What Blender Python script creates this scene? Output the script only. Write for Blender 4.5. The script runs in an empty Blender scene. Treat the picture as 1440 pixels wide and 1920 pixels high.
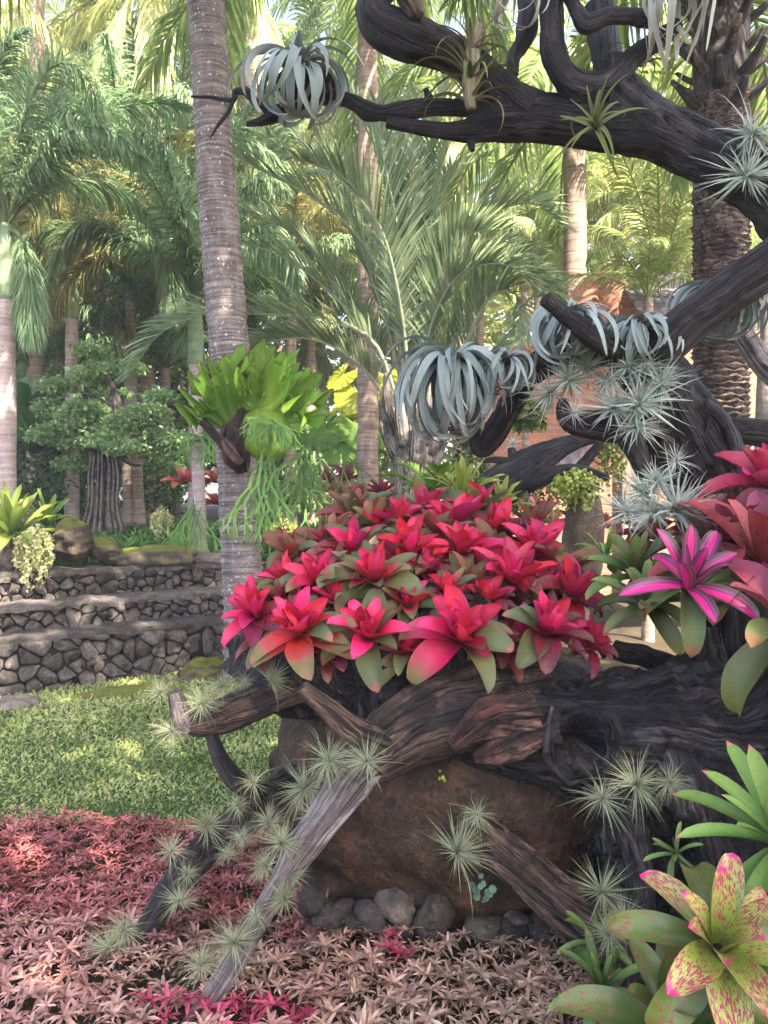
import bpy, math, random
import numpy as np
from mathutils import Vector, Matrix

R = math.radians
rng = np.random.default_rng(11)
random.seed(11)
np.seterr(over='ignore')
SC = bpy.context.scene
COL = SC.collection

# ---------------------------------------------------------------- camera, sky, sun, exposure
FPX, EYE, HZN = 1440.0, 1.5, 940.0        # focal length in photo pixels, eye height, horizon row
cam_d = bpy.data.cameras.new('camera')
cam_d.sensor_fit = 'HORIZONTAL'; cam_d.sensor_width = 36.0; cam_d.lens = 36.0
cam_d.shift_y = -(960.0 - HZN) / 1440.0
cam_d.clip_start = 0.05; cam_d.clip_end = 600.0
cam = bpy.data.objects.new('camera', cam_d); COL.objects.link(cam)
cam.location = (0, 0, EYE); cam.rotation_euler = (R(90), 0, 0)
SC.camera = cam

SUN = Vector((0.45, -0.62, 1.0)).normalized()      # towards the sun: behind the camera, to its right
W = bpy.data.worlds.new('World'); SC.world = W; W.use_nodes = True
wn = W.node_tree.nodes; wl = W.node_tree.links
wn.clear()
sky = wn.new('ShaderNodeTexSky'); sky.sky_type = 'NISHITA'; sky.sun_disc = False
sky.sun_elevation = math.asin(SUN.z); sky.sun_rotation = math.atan2(SUN.x, SUN.y)
sky.air_density = 1.0; sky.dust_density = 3.0; sky.ozone_density = 1.0
bg = wn.new('ShaderNodeBackground'); bg.inputs['Strength'].default_value = 0.15
wo = wn.new('ShaderNodeOutputWorld')
wl.new(sky.outputs[0], bg.inputs[0]); wl.new(bg.outputs[0], wo.inputs[0])
sun_d = bpy.data.lights.new('sun', 'SUN'); sun_d.energy = 5.0; sun_d.angle = R(0.6); sun_d.color = (1.0, 0.93, 0.8)
sun = bpy.data.objects.new('sun', sun_d); COL.objects.link(sun)
sun.rotation_euler = SUN.to_track_quat('Z', 'Y').to_euler()
sun.location = (6, -6, 14)
vs = SC.view_settings
vs.view_transform = 'Standard'; vs.look = 'None'; vs.gamma = 1.0; vs.use_curve_mapping = False
vs.exposure = 2.6
vs.use_white_balance = True; vs.white_balance_temperature = 6800; vs.white_balance_tint = 16
SC.cycles.max_bounces = 7; SC.cycles.diffuse_bounces = 4; SC.cycles.transmission_bounces = 4
SC.cycles.transparent_max_bounces = 4; SC.cycles.caustics_reflective = False; SC.cycles.caustics_refractive = False
SC.cycles.use_denoising = True

# ---------------------------------------------------------------- numeric helpers
def P(px, py, d):
    return np.array([(px - 720.0) / FPX * d, d, EYE + (HZN - py) / FPX * d])

def vn(p, seed=0):
    """value noise on points (n,3), about -1..1"""
    p = np.asarray(p, float)
    i = np.floor(p).astype(np.int64); f = p - i; u = f * f * (3 - 2 * f)
    out = np.zeros(len(p))
    for dx in (0, 1):
        for dy in (0, 1):
            for dz in (0, 1):
                h = ((i[:, 0] + dx) * 374761393 + (i[:, 1] + dy) * 668265263 + (i[:, 2] + dz) * 1274126177 + seed * 974711) & 0xffffffff
                h = ((h ^ (h >> 13)) * 1103515245) & 0xffffffff
                h = (h ^ (h >> 16)) & 0xffff
                w = (u[:, 0] if dx else 1 - u[:, 0]) * (u[:, 1] if dy else 1 - u[:, 1]) * (u[:, 2] if dz else 1 - u[:, 2])
                out += w * (h / 32767.5 - 1.0)
    return out

def fbm(p, seed=0, o=3):
    s = 0; a = 1.0; p = np.asarray(p, float)
    for k in range(o):
        s = s + a * vn(p * (2.03 ** k) + k * 7.3, seed + k); a *= 0.5
    return s

def nrm(v):
    v = np.asarray(v, float)
    return v / (np.linalg.norm(v, axis=-1, keepdims=True) + 1e-12)

def catmull(pts, n):
    pts = np.asarray(pts, float)
    if len(pts) == 2:
        t = np.linspace(0, 1, n)[:, None]
        return pts[0] * (1 - t) + pts[1] * t
    p = np.vstack([2 * pts[0] - pts[1], pts, 2 * pts[-1] - pts[-2]])
    seg = np.linalg.norm(np.diff(pts[:, :3], axis=0), axis=1); cum = np.r_[0, np.cumsum(seg)]
    s = np.linspace(0, cum[-1], n); k = np.clip(np.searchsorted(cum, s, side='right') - 1, 0, len(seg) - 1)
    t = ((s - cum[k]) / np.maximum(seg[k], 1e-9))[:, None]
    a, b, c, d = p[k], p[k + 1], p[k + 2], p[k + 3]
    return 0.5 * (2 * b + (c - a) * t + (2 * a - 5 * b + 4 * c - d) * t * t + (3 * b - a - 3 * c + d) * t ** 3)

def rotz(a):
    c, s = math.cos(a), math.sin(a)
    return np.array([[c, -s, 0], [s, c, 0], [0, 0, 1.0]])

def basis(axis, roll=0.0):
    z = nrm(axis); a = np.array([0, 1.0, 0]) if abs(z[1]) < 0.9 else np.array([1.0, 0, 0])
    x = nrm(np.cross(a, z)); y = np.cross(z, x)
    return np.stack([x, y, z], 1) @ rotz(roll)

# ---------------------------------------------------------------- mesh / object helpers
def mesh_data(name, V, Q=None, T=None, attrs=None, smooth=True):
    V = np.asarray(V, np.float32)
    nq = 0 if Q is None else len(Q); nt = 0 if T is None else len(T)
    me = bpy.data.meshes.new(name)
    me.vertices.add(len(V)); me.vertices.foreach_set('co', V.ravel())
    loops = []
    if nq: loops.append(np.asarray(Q, np.int32).ravel())
    if nt: loops.append(np.asarray(T, np.int32).ravel())
    lv = np.concatenate(loops)
    me.loops.add(len(lv)); me.loops.foreach_set('vertex_index', lv)
    me.polygons.add(nq + nt)
    st = np.r_[np.arange(nq) * 4, nq * 4 + np.arange(nt) * 3].astype(np.int32)
    me.polygons.foreach_set('loop_start', st)
    me.polygons.foreach_set('use_smooth', np.full(nq + nt, bool(smooth)))
    for an, av in (attrs or {}).items():
        av = np.asarray(av, np.float32)
        if an == 'Col':
            a = me.attributes.new(an, 'FLOAT_COLOR', 'POINT')
            if av.shape[1] == 3: av = np.hstack([av, np.ones((len(av), 1), np.float32)])
            a.data.foreach_set('color', av.ravel())
        else:
            a = me.attributes.new(an, 'FLOAT_VECTOR', 'POINT'); a.data.foreach_set('vector', av.ravel())
    me.update(calc_edges=True); me.validate()
    return me

def put(name, me, mat=None, parent=None, loc=(0, 0, 0)):
    o = bpy.data.objects.new(name, me); COL.objects.link(o)
    if mat is not None and not me.materials: me.materials.append(mat)
    o.parent = parent; o.location = loc
    return o

def tag(o, label=None, cat=None, group=None, kind=None):
    if label: o['label'] = label
    if cat: o['category'] = cat
    if group: o['group'] = group
    if kind: o['kind'] = kind
    return o

def thing(name, label, cat, base, group=None):
    o = bpy.data.objects.new(name, None); COL.objects.link(o); o.empty_display_size = 0.05
    o.location = tuple(base)
    return tag(o, label, cat, group)

def mk(name, V, Q=None, T=None, mat=None, parent=None, attrs=None, smooth=True, base=None):
    """mesh from world coordinates; stored relative to its parent's (or its own) base"""
    V = np.asarray(V, float)
    if parent is not None:
        b = np.zeros(3); p = parent
        while p is not None: b = b + np.array(p.location); p = p.parent
        return put(name, mesh_data(name, V - b, Q, T, attrs, smooth), mat, parent)
    if base is None: base = np.array([V[:, 0].mean(), V[:, 1].mean(), V[:, 2].min()])
    return put(name, mesh_data(name, V - base, Q, T, attrs, smooth), mat, None, tuple(base))

def grid_quads(nu, nv, closed=False):
    i = np.arange(nu - 1)[:, None]; jn = nv if closed else nv - 1
    j = np.arange(jn)[None, :]; j2 = (j + 1) % nv
    return np.stack([i * nv + j, i * nv + j2, (i + 1) * nv + j2, (i + 1) * nv + j], -1).reshape(-1, 4)

class Acc:
    """gathers pieces of ONE mesh"""
    def __init__(s): s.V = []; s.Q = []; s.T = []; s.A = {}; s.n = 0
    def add(s, V, Q=None, T=None, **at):
        s.V.append(V)
        if Q is not None and len(Q): s.Q.append(np.asarray(Q) + s.n)
        if T is not None and len(T): s.T.append(np.asarray(T) + s.n)
        for k, v in at.items():
            v = np.asarray(v, float)
            if v.ndim == 1: v = np.tile(v, (len(V), 1))
            s.A.setdefault(k, []).append(v)
        s.n += len(V)
    def get(s):
        return (np.vstack(s.V), np.vstack(s.Q) if s.Q else None, np.vstack(s.T) if s.T else None,
                {k: np.vstack(v) for k, v in s.A.items()})
    def mk(s, name, mat, parent=None, smooth=True, base=None):
        V, Q, T, A = s.get()
        return mk(name, V, Q, T, mat, parent, A, smooth, base)
    def data(s, name, smooth=True):
        V, Q, T, A = s.get()
        return mesh_data(name, V, Q, T, A, smooth)

def scatter(tv, tq, M, T0, cols=None, jitcol=None, t_uv=None):
    """k copies of a template (n verts): M (k,3,3) scale*rotation, T0 (k,3)"""
    k, n = len(M), len(tv)
    V = (np.einsum('kij,nj->kni', M, tv) + T0[:, None, :]).reshape(-1, 3)
    Q = (np.asarray(tq)[None] + (np.arange(k) * n)[:, None, None]).reshape(-1, np.asarray(tq).shape[1])
    at = {}
    if cols is not None:
        if cols.ndim == 2: cols = np.repeat(cols[:, None, :], n, 1)
        at['Col'] = cols.reshape(-1, 3)
    if t_uv is not None: at['uvw'] = np.tile(t_uv, (k, 1))
    return V, Q, at

def euler_mats(yaw, pitch, roll, sc):
    cy, sy, cp, sp, cr, sr = np.cos(yaw), np.sin(yaw), np.cos(pitch), np.sin(pitch), np.cos(roll), np.sin(roll)
    Z = np.zeros_like(cy); O = np.ones_like(cy)
    Rz = np.stack([np.stack([cy, -sy, Z], -1), np.stack([sy, cy, Z], -1), np.stack([Z, Z, O], -1)], 1)
    Ry = np.stack([np.stack([cp, Z, -sp], -1), np.stack([Z, O, Z], -1), np.stack([sp, Z, cp], -1)], 1)
    Rx = np.stack([np.stack([O, Z, Z], -1), np.stack([Z, cr, -sr], -1), np.stack([Z, sr, cr], -1)], 1)
    return np.einsum('kij,kjl,klm->kim', Rz, Ry, Rx) * np.asarray(sc)[:, None, None]

# ---------------------------------------------------------------- materials
def newmat(name):
    m = bpy.data.materials.new(name); m.use_nodes = True
    nt = m.node_tree; nt.nodes.clear()
    return m, nt, nt.nodes, nt.links

def ramp(nodes, stops, interp='LINEAR'):
    r = nodes.new('ShaderNodeValToRGB'); cr = r.color_ramp; cr.interpolation = interp
    while len(cr.elements) < len(stops): cr.elements.new(0.5)
    for e, (p, c) in zip(cr.elements, stops):
        e.position = p; e.color = (*c, 1)
    return r

def attr(nodes, name):
    a = nodes.new('ShaderNodeAttribute'); a.attribute_name = name; return a

def mapping(nodes, links, vec, sc):
    m = nodes.new('ShaderNodeMapping'); m.inputs['Scale'].default_value = sc
    links.new(vec, m.inputs['Vector']); return m.outputs[0]

def noise(nodes, links, vec, scale, detail=4, rough=0.6, dist=0.0):
    n = nodes.new('ShaderNodeTexNoise'); n.inputs['Scale'].default_value = scale
    n.inputs['Detail'].default_value = detail; n.inputs['Roughness'].default_value = rough
    n.inputs['Distortion'].default_value = dist
    links.new(vec, n.inputs['Vector']); return n.outputs[0]

def mixc(nodes, links, fac, a, b, mode='MIX'):
    m = nodes.new('ShaderNodeMix'); m.data_type = 'RGBA'; m.blend_type = mode
    for sock, v in ((m.inputs['Factor'], fac), (m.inputs[6], a), (m.inputs[7], b)):
        if hasattr(v, 'links') or hasattr(v, 'is_linked'): links.new(v, sock)
        elif isinstance(v, (tuple, list)): sock.default_value = (*v, 1) if len(v) == 3 else v
        else: sock.default_value = v
    return m.outputs[2]

def math_n(nodes, links, op, a, b=None, c=None, clamp=False):
    m = nodes.new('ShaderNodeMath'); m.operation = op; m.use_clamp = clamp
    for k, v in enumerate((a, b, c)):
        if v is None: continue
        if hasattr(v, 'is_linked'): links.new(v, m.inputs[k])
        else: m.inputs[k].default_value = v
    return m.outputs[0]

def remap(nodes, links, v, a, b, c=0.0, d=1.0):
    m = nodes.new('ShaderNodeMapRange')
    links.new(v, m.inputs[0])
    for k, x in enumerate((a, b, c, d)): m.inputs[k + 1].default_value = x
    return m.outputs[0]

def finish(nodes, links, color, rough=0.6, spec=0.4, bump=None, bstr=0.4, bdist=0.01, trans=0.0, tcol=None):
    b = nodes.new('ShaderNodeBsdfPrincipled'); o = nodes.new('ShaderNodeOutputMaterial')
    if hasattr(color, 'is_linked'): links.new(color, b.inputs['Base Color'])
    else: b.inputs['Base Color'].default_value = (*color, 1)
    if hasattr(rough, 'is_linked'): links.new(rough, b.inputs['Roughness'])
    else: b.inputs['Roughness'].default_value = rough
    b.inputs['Specular IOR Level'].default_value = spec
    if bump is not None:
        bp = nodes.new('ShaderNodeBump'); bp.inputs['Strength'].default_value = bstr; bp.inputs['Distance'].default_value = bdist
        links.new(bump, bp.inputs['Height']); links.new(bp.outputs[0], b.inputs['Normal'])
    out = b.outputs[0]
    if trans > 0:
        t = nodes.new('ShaderNodeBsdfTranslucent')
        c = tcol if tcol is not None else color
        if hasattr(c, 'is_linked'): links.new(c, t.inputs[0])
        else: t.inputs[0].default_value = (*c, 1)
        mx = nodes.new('ShaderNodeMixShader'); mx.inputs[0].default_value = trans
        links.new(out, mx.inputs[1]); links.new(t.outputs[0], mx.inputs[2]); out = mx.outputs[0]
    links.new(out, o.inputs[0])

def mat_col(name, rough=0.55, spec=0.35, trans=0.3, var=0.25, nscale=30.0):
    """per-leaf colour attribute with a little mottling"""
    m, nt, n, l = newmat(name)
    a = attr(n, 'Col'); g = n.new('ShaderNodeNewGeometry')
    nz = noise(n, l, g.outputs['Position'], nscale, 2)
    f = remap(n, l, nz, 0.3, 0.7, 1 - var, 1 + var)
    c = mixc(n, l, 1.0, a.outputs['Color'], (1, 1, 1), 'MULTIPLY')
    v = n.new('ShaderNodeHueSaturation'); l.new(c, v.inputs['Color']); l.new(f, v.inputs['Value'])
    finish(n, l, v.outputs[0], rough, spec, None, 0, 0, trans)
    return m

def mat_leaf(name, stops, rough=0.38, spec=0.45, trans=0.2, hue=0.03, val=0.35, mott=None, mscale=14.0, edge=None, vein=0.15, bloom=.06, tipcol=(0.12, 0.06, 0.04), tipr=(.965, .99)):
    """bromeliad-like leaf: colours run along the leaf (uvw.x), uvw.y is across (-1..1)"""
    m, nt, n, l = newmat(name)
    a = attr(n, 'uvw'); sx = n.new('ShaderNodeSeparateXYZ'); l.new(a.outputs['Vector'], sx.inputs[0])
    tc = n.new('ShaderNodeTexCoord'); oi = n.new('ShaderNodeObjectInfo')
    wob = noise(n, l, tc.outputs['Object'], 9.0, 3)
    off = math_n(n, l, 'MULTIPLY_ADD', wob, 0.35, -0.175)
    off2 = math_n(n, l, 'MULTIPLY_ADD', oi.outputs['Random'], 0.24, -0.12)
    t = math_n(n, l, 'ADD', math_n(n, l, 'ADD', sx.outputs[0], off), off2)
    r = ramp(n, stops); l.new(t, r.inputs[0]); c = r.outputs[0]
    if edge is not None:
        ay = math_n(n, l, 'ABSOLUTE', sx.outputs[1])
        c = mixc(n, l, remap(n, l, ay, 0.55, 1.0, 0.0, 0.75), c, edge)
    if mott is not None:
        mo = noise(n, l, tc.outputs['Object'], mscale, 5, 0.7)
        c = mixc(n, l, remap(n, l, mo, 0.5, 0.66, 0.0, 0.7), c, mott)
    st = noise(n, l, mapping(n, l, a.outputs['Vector'], (2.0, 14.0, 1.0)), 3.0, 5, .7)
    bl = noise(n, l, tc.outputs['Object'], 26.0, 4, .7)                      # scars and dry specks
    c = mixc(n, l, remap(n, l, bl, .66, .74, 0, .55), c, (0.16, 0.09, 0.05))
    sc2 = noise(n, l, mapping(n, l, a.outputs['Vector'], (5.0, 5.0, 1.0)), 2.2, 5, .75)
    c = mixc(n, l, remap(n, l, sc2, .5, .78, 0, bloom), c, (0.75, 0.6, 0.6))       # waxy bloom
    tipd = math_n(n, l, 'ADD', sx.outputs[0], math_n(n, l, 'MULTIPLY_ADD', bl, .12, -.06))
    c = mixc(n, l, remap(n, l, tipd, tipr[0], tipr[1], 0, .8), c, tipcol)
    hs = n.new('ShaderNodeHueSaturation'); l.new(c, hs.inputs['Color'])
    l.new(remap(n, l, oi.outputs['Random'], 0, 1, 0.5 - hue, 0.5 + hue), hs.inputs['Hue'])
    rv = n.new('ShaderNodeMath'); rv.operation = 'FRACT'; l.new(math_n(n, l, 'MULTIPLY', oi.outputs['Random'], 17.3), rv.inputs[0])
    l.new(math_n(n, l, 'MULTIPLY', remap(n, l, rv.outputs[0], 0, 1, 1 - val, 1 + val * 0.5), remap(n, l, st, 0.3, 0.7, 1 - vein, 1 + vein)), hs.inputs['Value'])
    ro = remap(n, l, wob, 0.3, 0.7, rough - 0.08, rough + 0.16)
    finish(n, l, hs.outputs[0], ro, spec, st, 0.4, 0.006, trans)
    return m

def mat_wood(name, dark, mid, light, patch=None, gs=60.0, ls=5.0, bstr=0.7, rough=0.66, pth=(0.5, 0.65), pscale=3.0, crack=0.85, darkp=0.72):
    """weathered wood: fibres run along the 'grain' attribute's z"""
    m, nt, n, l = newmat(name)
    a = attr(n, 'grain'); tc = n.new('ShaderNodeTexCoord')
    wp = n.new('ShaderNodeTexNoise'); wp.inputs['Scale'].default_value = 7.0; wp.inputs['Detail'].default_value = 2.0
    l.new(tc.outputs['Object'], wp.inputs['Vector'])
    sc_ = n.new('ShaderNodeVectorMath'); sc_.operation = 'SCALE'; l.new(wp.outputs['Color'], sc_.inputs[0]); sc_.inputs['Scale'].default_value = 0.035
    ad = n.new('ShaderNodeVectorMath'); ad.operation = 'ADD'; l.new(a.outputs['Vector'], ad.inputs[0]); l.new(sc_.outputs[0], ad.inputs[1])
    vec = ad.outputs[0]
    f1 = noise(n, l, mapping(n, l, vec, (gs * 2.2, gs * 2.2, ls * 1.6)), 1.0, 6, 0.7, 0.4)
    f2 = noise(n, l, mapping(n, l, vec, (gs * 0.45, gs * 0.45, ls * 0.45)), 1.0, 5, 0.65, 0.6)
    f3 = noise(n, l, mapping(n, l, vec, (gs, gs, ls * 0.5)), 1.0, 3, 0.5, 0.2)
    big = noise(n, l, tc.outputs['Object'], pscale, 4, 0.6, 0.4)
    s = math_n(n, l, 'ADD', math_n(n, l, 'MULTIPLY', f1, 0.5), math_n(n, l, 'MULTIPLY', f2, 0.5))
    r = ramp(n, [(0.40, dark), (0.5, mid), (0.61, light)]); l.new(s, r.inputs[0]); c = r.outputs[0]
    if patch is not None:
        c = mixc(n, l, remap(n, l, big, pth[0], pth[1], 0.0, 0.85), c, mixc(n, l, remap(n, l, s, .35, .65), tuple(x * 0.25 for x in patch), patch))
    big2 = noise(n, l, tc.outputs['Object'], pscale * 2.6, 4, 0.65)
    c = mixc(n, l, remap(n, l, big2, 0.5, 0.57, 0.0, darkp), c, tuple(x * 0.6 for x in dark))
    cr = ramp(n, [(0.40, (0.05, 0.05, 0.05)), (0.45, (1, 1, 1))]); l.new(f3, cr.inputs[0])
    c = mixc(n, l, crack, c, cr.outputs[0], 'MULTIPLY')
    h = math_n(n, l, 'ADD', s, math_n(n, l, 'MULTIPLY', remap(n, l, f3, .36, .46), 0.35))
    finish(n, l, c, rough, 0.4, h, min(1.0, bstr * 1.3), 0.045)
    return m

def mat_rock(name, c1, c2, c3, scale=5.0, moss=None, mossz=(0.2, 0.75), bstr=0.6, rough=0.9, spots=None):
    m, nt, n, l = newmat(name)
    tc = n.new('ShaderNodeTexCoord'); oi = n.new('ShaderNodeObjectInfo')
    va = n.new('ShaderNodeVectorMath'); va.operation = 'ADD'
    l.new(tc.outputs['Object'], va.inputs[0])
    cb = n.new('ShaderNodeCombineXYZ'); l.new(math_n(n, l, 'MULTIPLY', oi.outputs['Random'], 40.0), cb.inputs[0]); l.new(cb.outputs[0], va.inputs[1])
    vec = va.outputs[0]
    b = noise(n, l, vec, scale, 5, 0.65); f = noise(n, l, vec, scale * 7, 4, 0.7)
    s = math_n(n, l, 'ADD', math_n(n, l, 'MULTIPLY', b, 0.6), math_n(n, l, 'MULTIPLY', f, 0.4))
    r = ramp(n, [(0.33, c1), (0.5, c2), (0.68, c3)]); l.new(s, r.inputs[0]); c = r.outputs[0]
    hs = n.new('ShaderNodeHueSaturation'); l.new(c, hs.inputs['Color']); l.new(remap(n, l, oi.outputs['Random'], 0, 1, 0.6, 1.35), hs.inputs['Value']); c = hs.outputs[0]
    if spots is not None:
        sp = noise(n, l, vec, scale * 3.1, 3); c = mixc(n, l, remap(n, l, sp, 0.58, 0.66, 0, 0.8), c, spots)
    if moss is not None:
        g = n.new('ShaderNodeNewGeometry'); sz = n.new('ShaderNodeSeparateXYZ'); l.new(g.outputs['Normal'], sz.inputs[0])
        mm = math_n(n, l, 'ADD', sz.outputs[2], math_n(n, l, 'MULTIPLY_ADD', b, 1.4, -0.7))
        c = mixc(n, l, remap(n, l, mm, mossz[0], mossz[1], 0, 0.95), c, mixc(n, l, f, tuple(x * 0.4 for x in moss), moss))
    finish(n, l, c, rough, 0.25, s, bstr, 0.03)
    return m

def mat_trunk(name, c1, c2, c3, ring=30.0, spots=(0.45, 0.42, 0.4), sth=(0.62, 0.68), bstr=0.6):
    m, nt, n, l = newmat(name)
    a = attr(n, 'grain')
    rv = mapping(n, l, a.outputs['Vector'], (3.0, 3.0, ring))
    f = noise(n, l, rv, 1.0, 4, 0.6, 0.3); g = noise(n, l, mapping(n, l, a.outputs['Vector'], (9, 9, 3)), 1.0, 5, 0.65)
    s = math_n(n, l, 'ADD', math_n(n, l, 'MULTIPLY', f, 0.6), math_n(n, l, 'MULTIPLY', g, 0.4))
    r = ramp(n, [(0.34, c1), (0.5, c2), (0.66, c3)]); l.new(s, r.inputs[0]); c = r.outputs[0]
    sp = noise(n, l, a.outputs['Vector'], 38.0, 3, 0.5)
    c = mixc(n, l, remap(n, l, sp, sth[0], sth[1], 0, 0.85), c, spots)
    finish(n, l, c, 0.9, 0.2, s, bstr, 0.02)
    return m

# ---------------------------------------------------------------- shape helpers
def tube(pts, rad, nu=40, nv=24, ridge=0.05, rf=3.0, lump=0.10, lf=4.0, seed=0, ring=None, dents=(), cap=True, flat=None, gl=6.0, warp=0.0, fine=0.0):
    """gnarled generalised cylinder along 3-D points; returns V, Q, T, grain"""
    C = catmull(np.c_[np.asarray(pts, float), np.asarray(rad, float)], nu)
    c, r = C[:, :3], np.maximum(C[:, 3], 1e-4)
    tan = nrm(np.gradient(c, axis=0))
    up = np.array([0, 0, 1.0]) if abs(tan[0, 2]) < 0.9 else np.array([0, 1.0, 0])
    x = nrm(np.cross(up, tan[0])); X = [x]
    for i in range(1, nu):
        x = x - tan[i] * np.dot(x, tan[i]); x = nrm(x); X.append(x)
    X = np.array(X); Y = np.cross(tan, X)
    s = np.r_[0, np.cumsum(np.linalg.norm(np.diff(c, axis=0), axis=1))]
    th = np.linspace(0, 2 * np.pi, nv, endpoint=False)
    ct, stn = np.cos(th), np.sin(th)
    rm = float(np.mean(r))
    G = np.stack([np.tile(ct, (nu, 1)) * rm, np.tile(stn, (nu, 1)) * rm, np.tile(s[:, None], (1, nv))], -1)
    q = np.stack([np.tile(ct * rf, (nu, 1)), np.tile(stn * rf, (nu, 1)), np.tile(s[:, None] * gl * 0.35, (1, nv))], -1).reshape(-1, 3)
    pw = (c[:, None, :] + r[:, None, None] * (ct[None, :, None] * X[:, None, :] + stn[None, :, None] * Y[:, None, :])).reshape(-1, 3)
    if warp: q = q + warp * np.stack([fbm(pw * 6 + 3.1 * k, seed + 20 + k, 3) for k in range(3)], 1)
    disp = 1 + ridge * (np.abs(vn(q * 2.0, seed + 3)) * -1.6 + 0.6 * vn(q, seed + 5))
    pos0 = c[:, None, :] + r[:, None, None] * (ct[None, :, None] * X[:, None, :] + stn[None, :, None] * Y[:, None, :])
    disp = disp + lump * fbm(pos0.reshape(-1, 3) * lf, seed + 11, 2)
    if fine: disp = disp + fine * fbm(np.c_[q[:, 0] * 5, q[:, 1] * 5, q[:, 2] * 2.5], seed + 31, 3)
    if ring is not None:
        rl, ra = ring
        ph = (G[..., 2].ravel() / rl + 0.25 * vn(np.c_[np.tile(ct, nu), np.tile(stn, nu), G[..., 2].ravel() * 2], seed + 9)) % 1.0
        disp = disp + ra * (ph - 0.5)
    disp = disp.reshape(nu, nv)
    X2, Y2 = X, Y
    rx = r[:, None] * disp
    ry = rx * (flat if flat else 1.0)
    V = c[:, None, :] + (rx * ct)[..., None] * X2[:, None, :] + (ry * stn)[..., None] * Y2[:, None, :]
    V = V.reshape(-1, 3)
    for (dc, dr, dd) in dents:
        dist = np.linalg.norm(V - np.asarray(dc), axis=1) + 0.18 * dr * fbm(V * 20, seed, 2)
        k = np.clip(1 - (dist / dr) ** 2, 0, 1) ** 0.7
        axisp = np.repeat(c, nv, 0)
        V = V + k[:, None] * dd * nrm(axisp - V)
    Q = grid_quads(nu, nv, True); T = None
    G = G.reshape(-1, 3)
    if cap:
        n0 = len(V)
        e0 = c[0] - tan[0] * r[0] * 0.15; e1 = c[-1] + tan[-1] * r[-1] * 0.15
        V = np.vstack([V, e0, e1]); G = np.vstack([G, [0, 0, 0], [0, 0, s[-1]]])
        j = np.arange(nv); j2 = (j + 1) % nv; b = (nu - 1) * nv
        T = np.vstack([np.stack([np.full(nv, n0), j2, j], 1), np.stack([np.full(nv, n0 + 1), b + j, b + j2], 1)])
    return V, Q, T, G

def limb(acc, path, nu=40, nv=20, **kw):
    """path rows: px, py, depth, radius in photo pixels"""
    pts = [P(a[0], a[1], a[2]) for a in path]; rad = [a[3] * a[2] / FPX for a in path]
    V, Q, T, G = tube(pts, rad, nu, nv, **kw)
    acc.add(V, Q, T, grain=G)

def rock_mesh(rad, seed, nu=14, nv=20, planes=9, rough=0.05, lf=3.0, sharp=6.0):
    """angular lumpy stone around the origin (half axes rad), local coordinates"""
    r_ = np.random.default_rng(seed)
    th = np.linspace(0, 2 * np.pi, nv, endpoint=False); ph = np.linspace(0.02, np.pi - 0.02, nu)
    D = np.stack([np.sin(ph)[:, None] * np.cos(th), np.sin(ph)[:, None] * np.sin(th), np.tile(np.cos(ph)[:, None], (1, nv))], -1).reshape(-1, 3)
    N = nrm(r_.normal(size=(planes, 3))); h = r_.uniform(0.72, 1.0, planes)
    dd = np.maximum(D @ N.T, 0.02) / h
    r = 1.0 / (np.sum(dd ** sharp, 1) + 1.0) ** (1 / sharp)
    r = r * 1.12 * (1 + rough * fbm(D * lf, seed, 3))
    V = D * r[:, None] * np.asarray(rad)
    Q = grid_quads(nu, nv, True)
    n0 = len(V); V = np.vstack([V, V[:nv].mean(0), V[-nv:].mean(0)])
    j = np.arange(nv); j2 = (j + 1) % nv; b = (nu - 1) * nv
    T = np.vstack([np.stack([np.full(nv, n0), j, j2], 1), np.stack([np.full(nv, n0 + 1), b + j2, b + j], 1)])
    return V, Q, T

def rock(name, label, cat, loc, rad, seed, mat, group=None, yaw=0.0, nu=16, nv=24, planes=9, rough=0.06, parent=None, lf=3.0, sharp=6.0):
    V, Q, T = rock_mesh(rad, seed, nu, nv, planes, rough, lf, sharp)
    V = V @ rotz(yaw).T
    me = mesh_data(name, V, Q, T)
    o = put(name, me, mat, parent, tuple(loc))
    if label: tag(o, label, cat, group)
    return o

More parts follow.
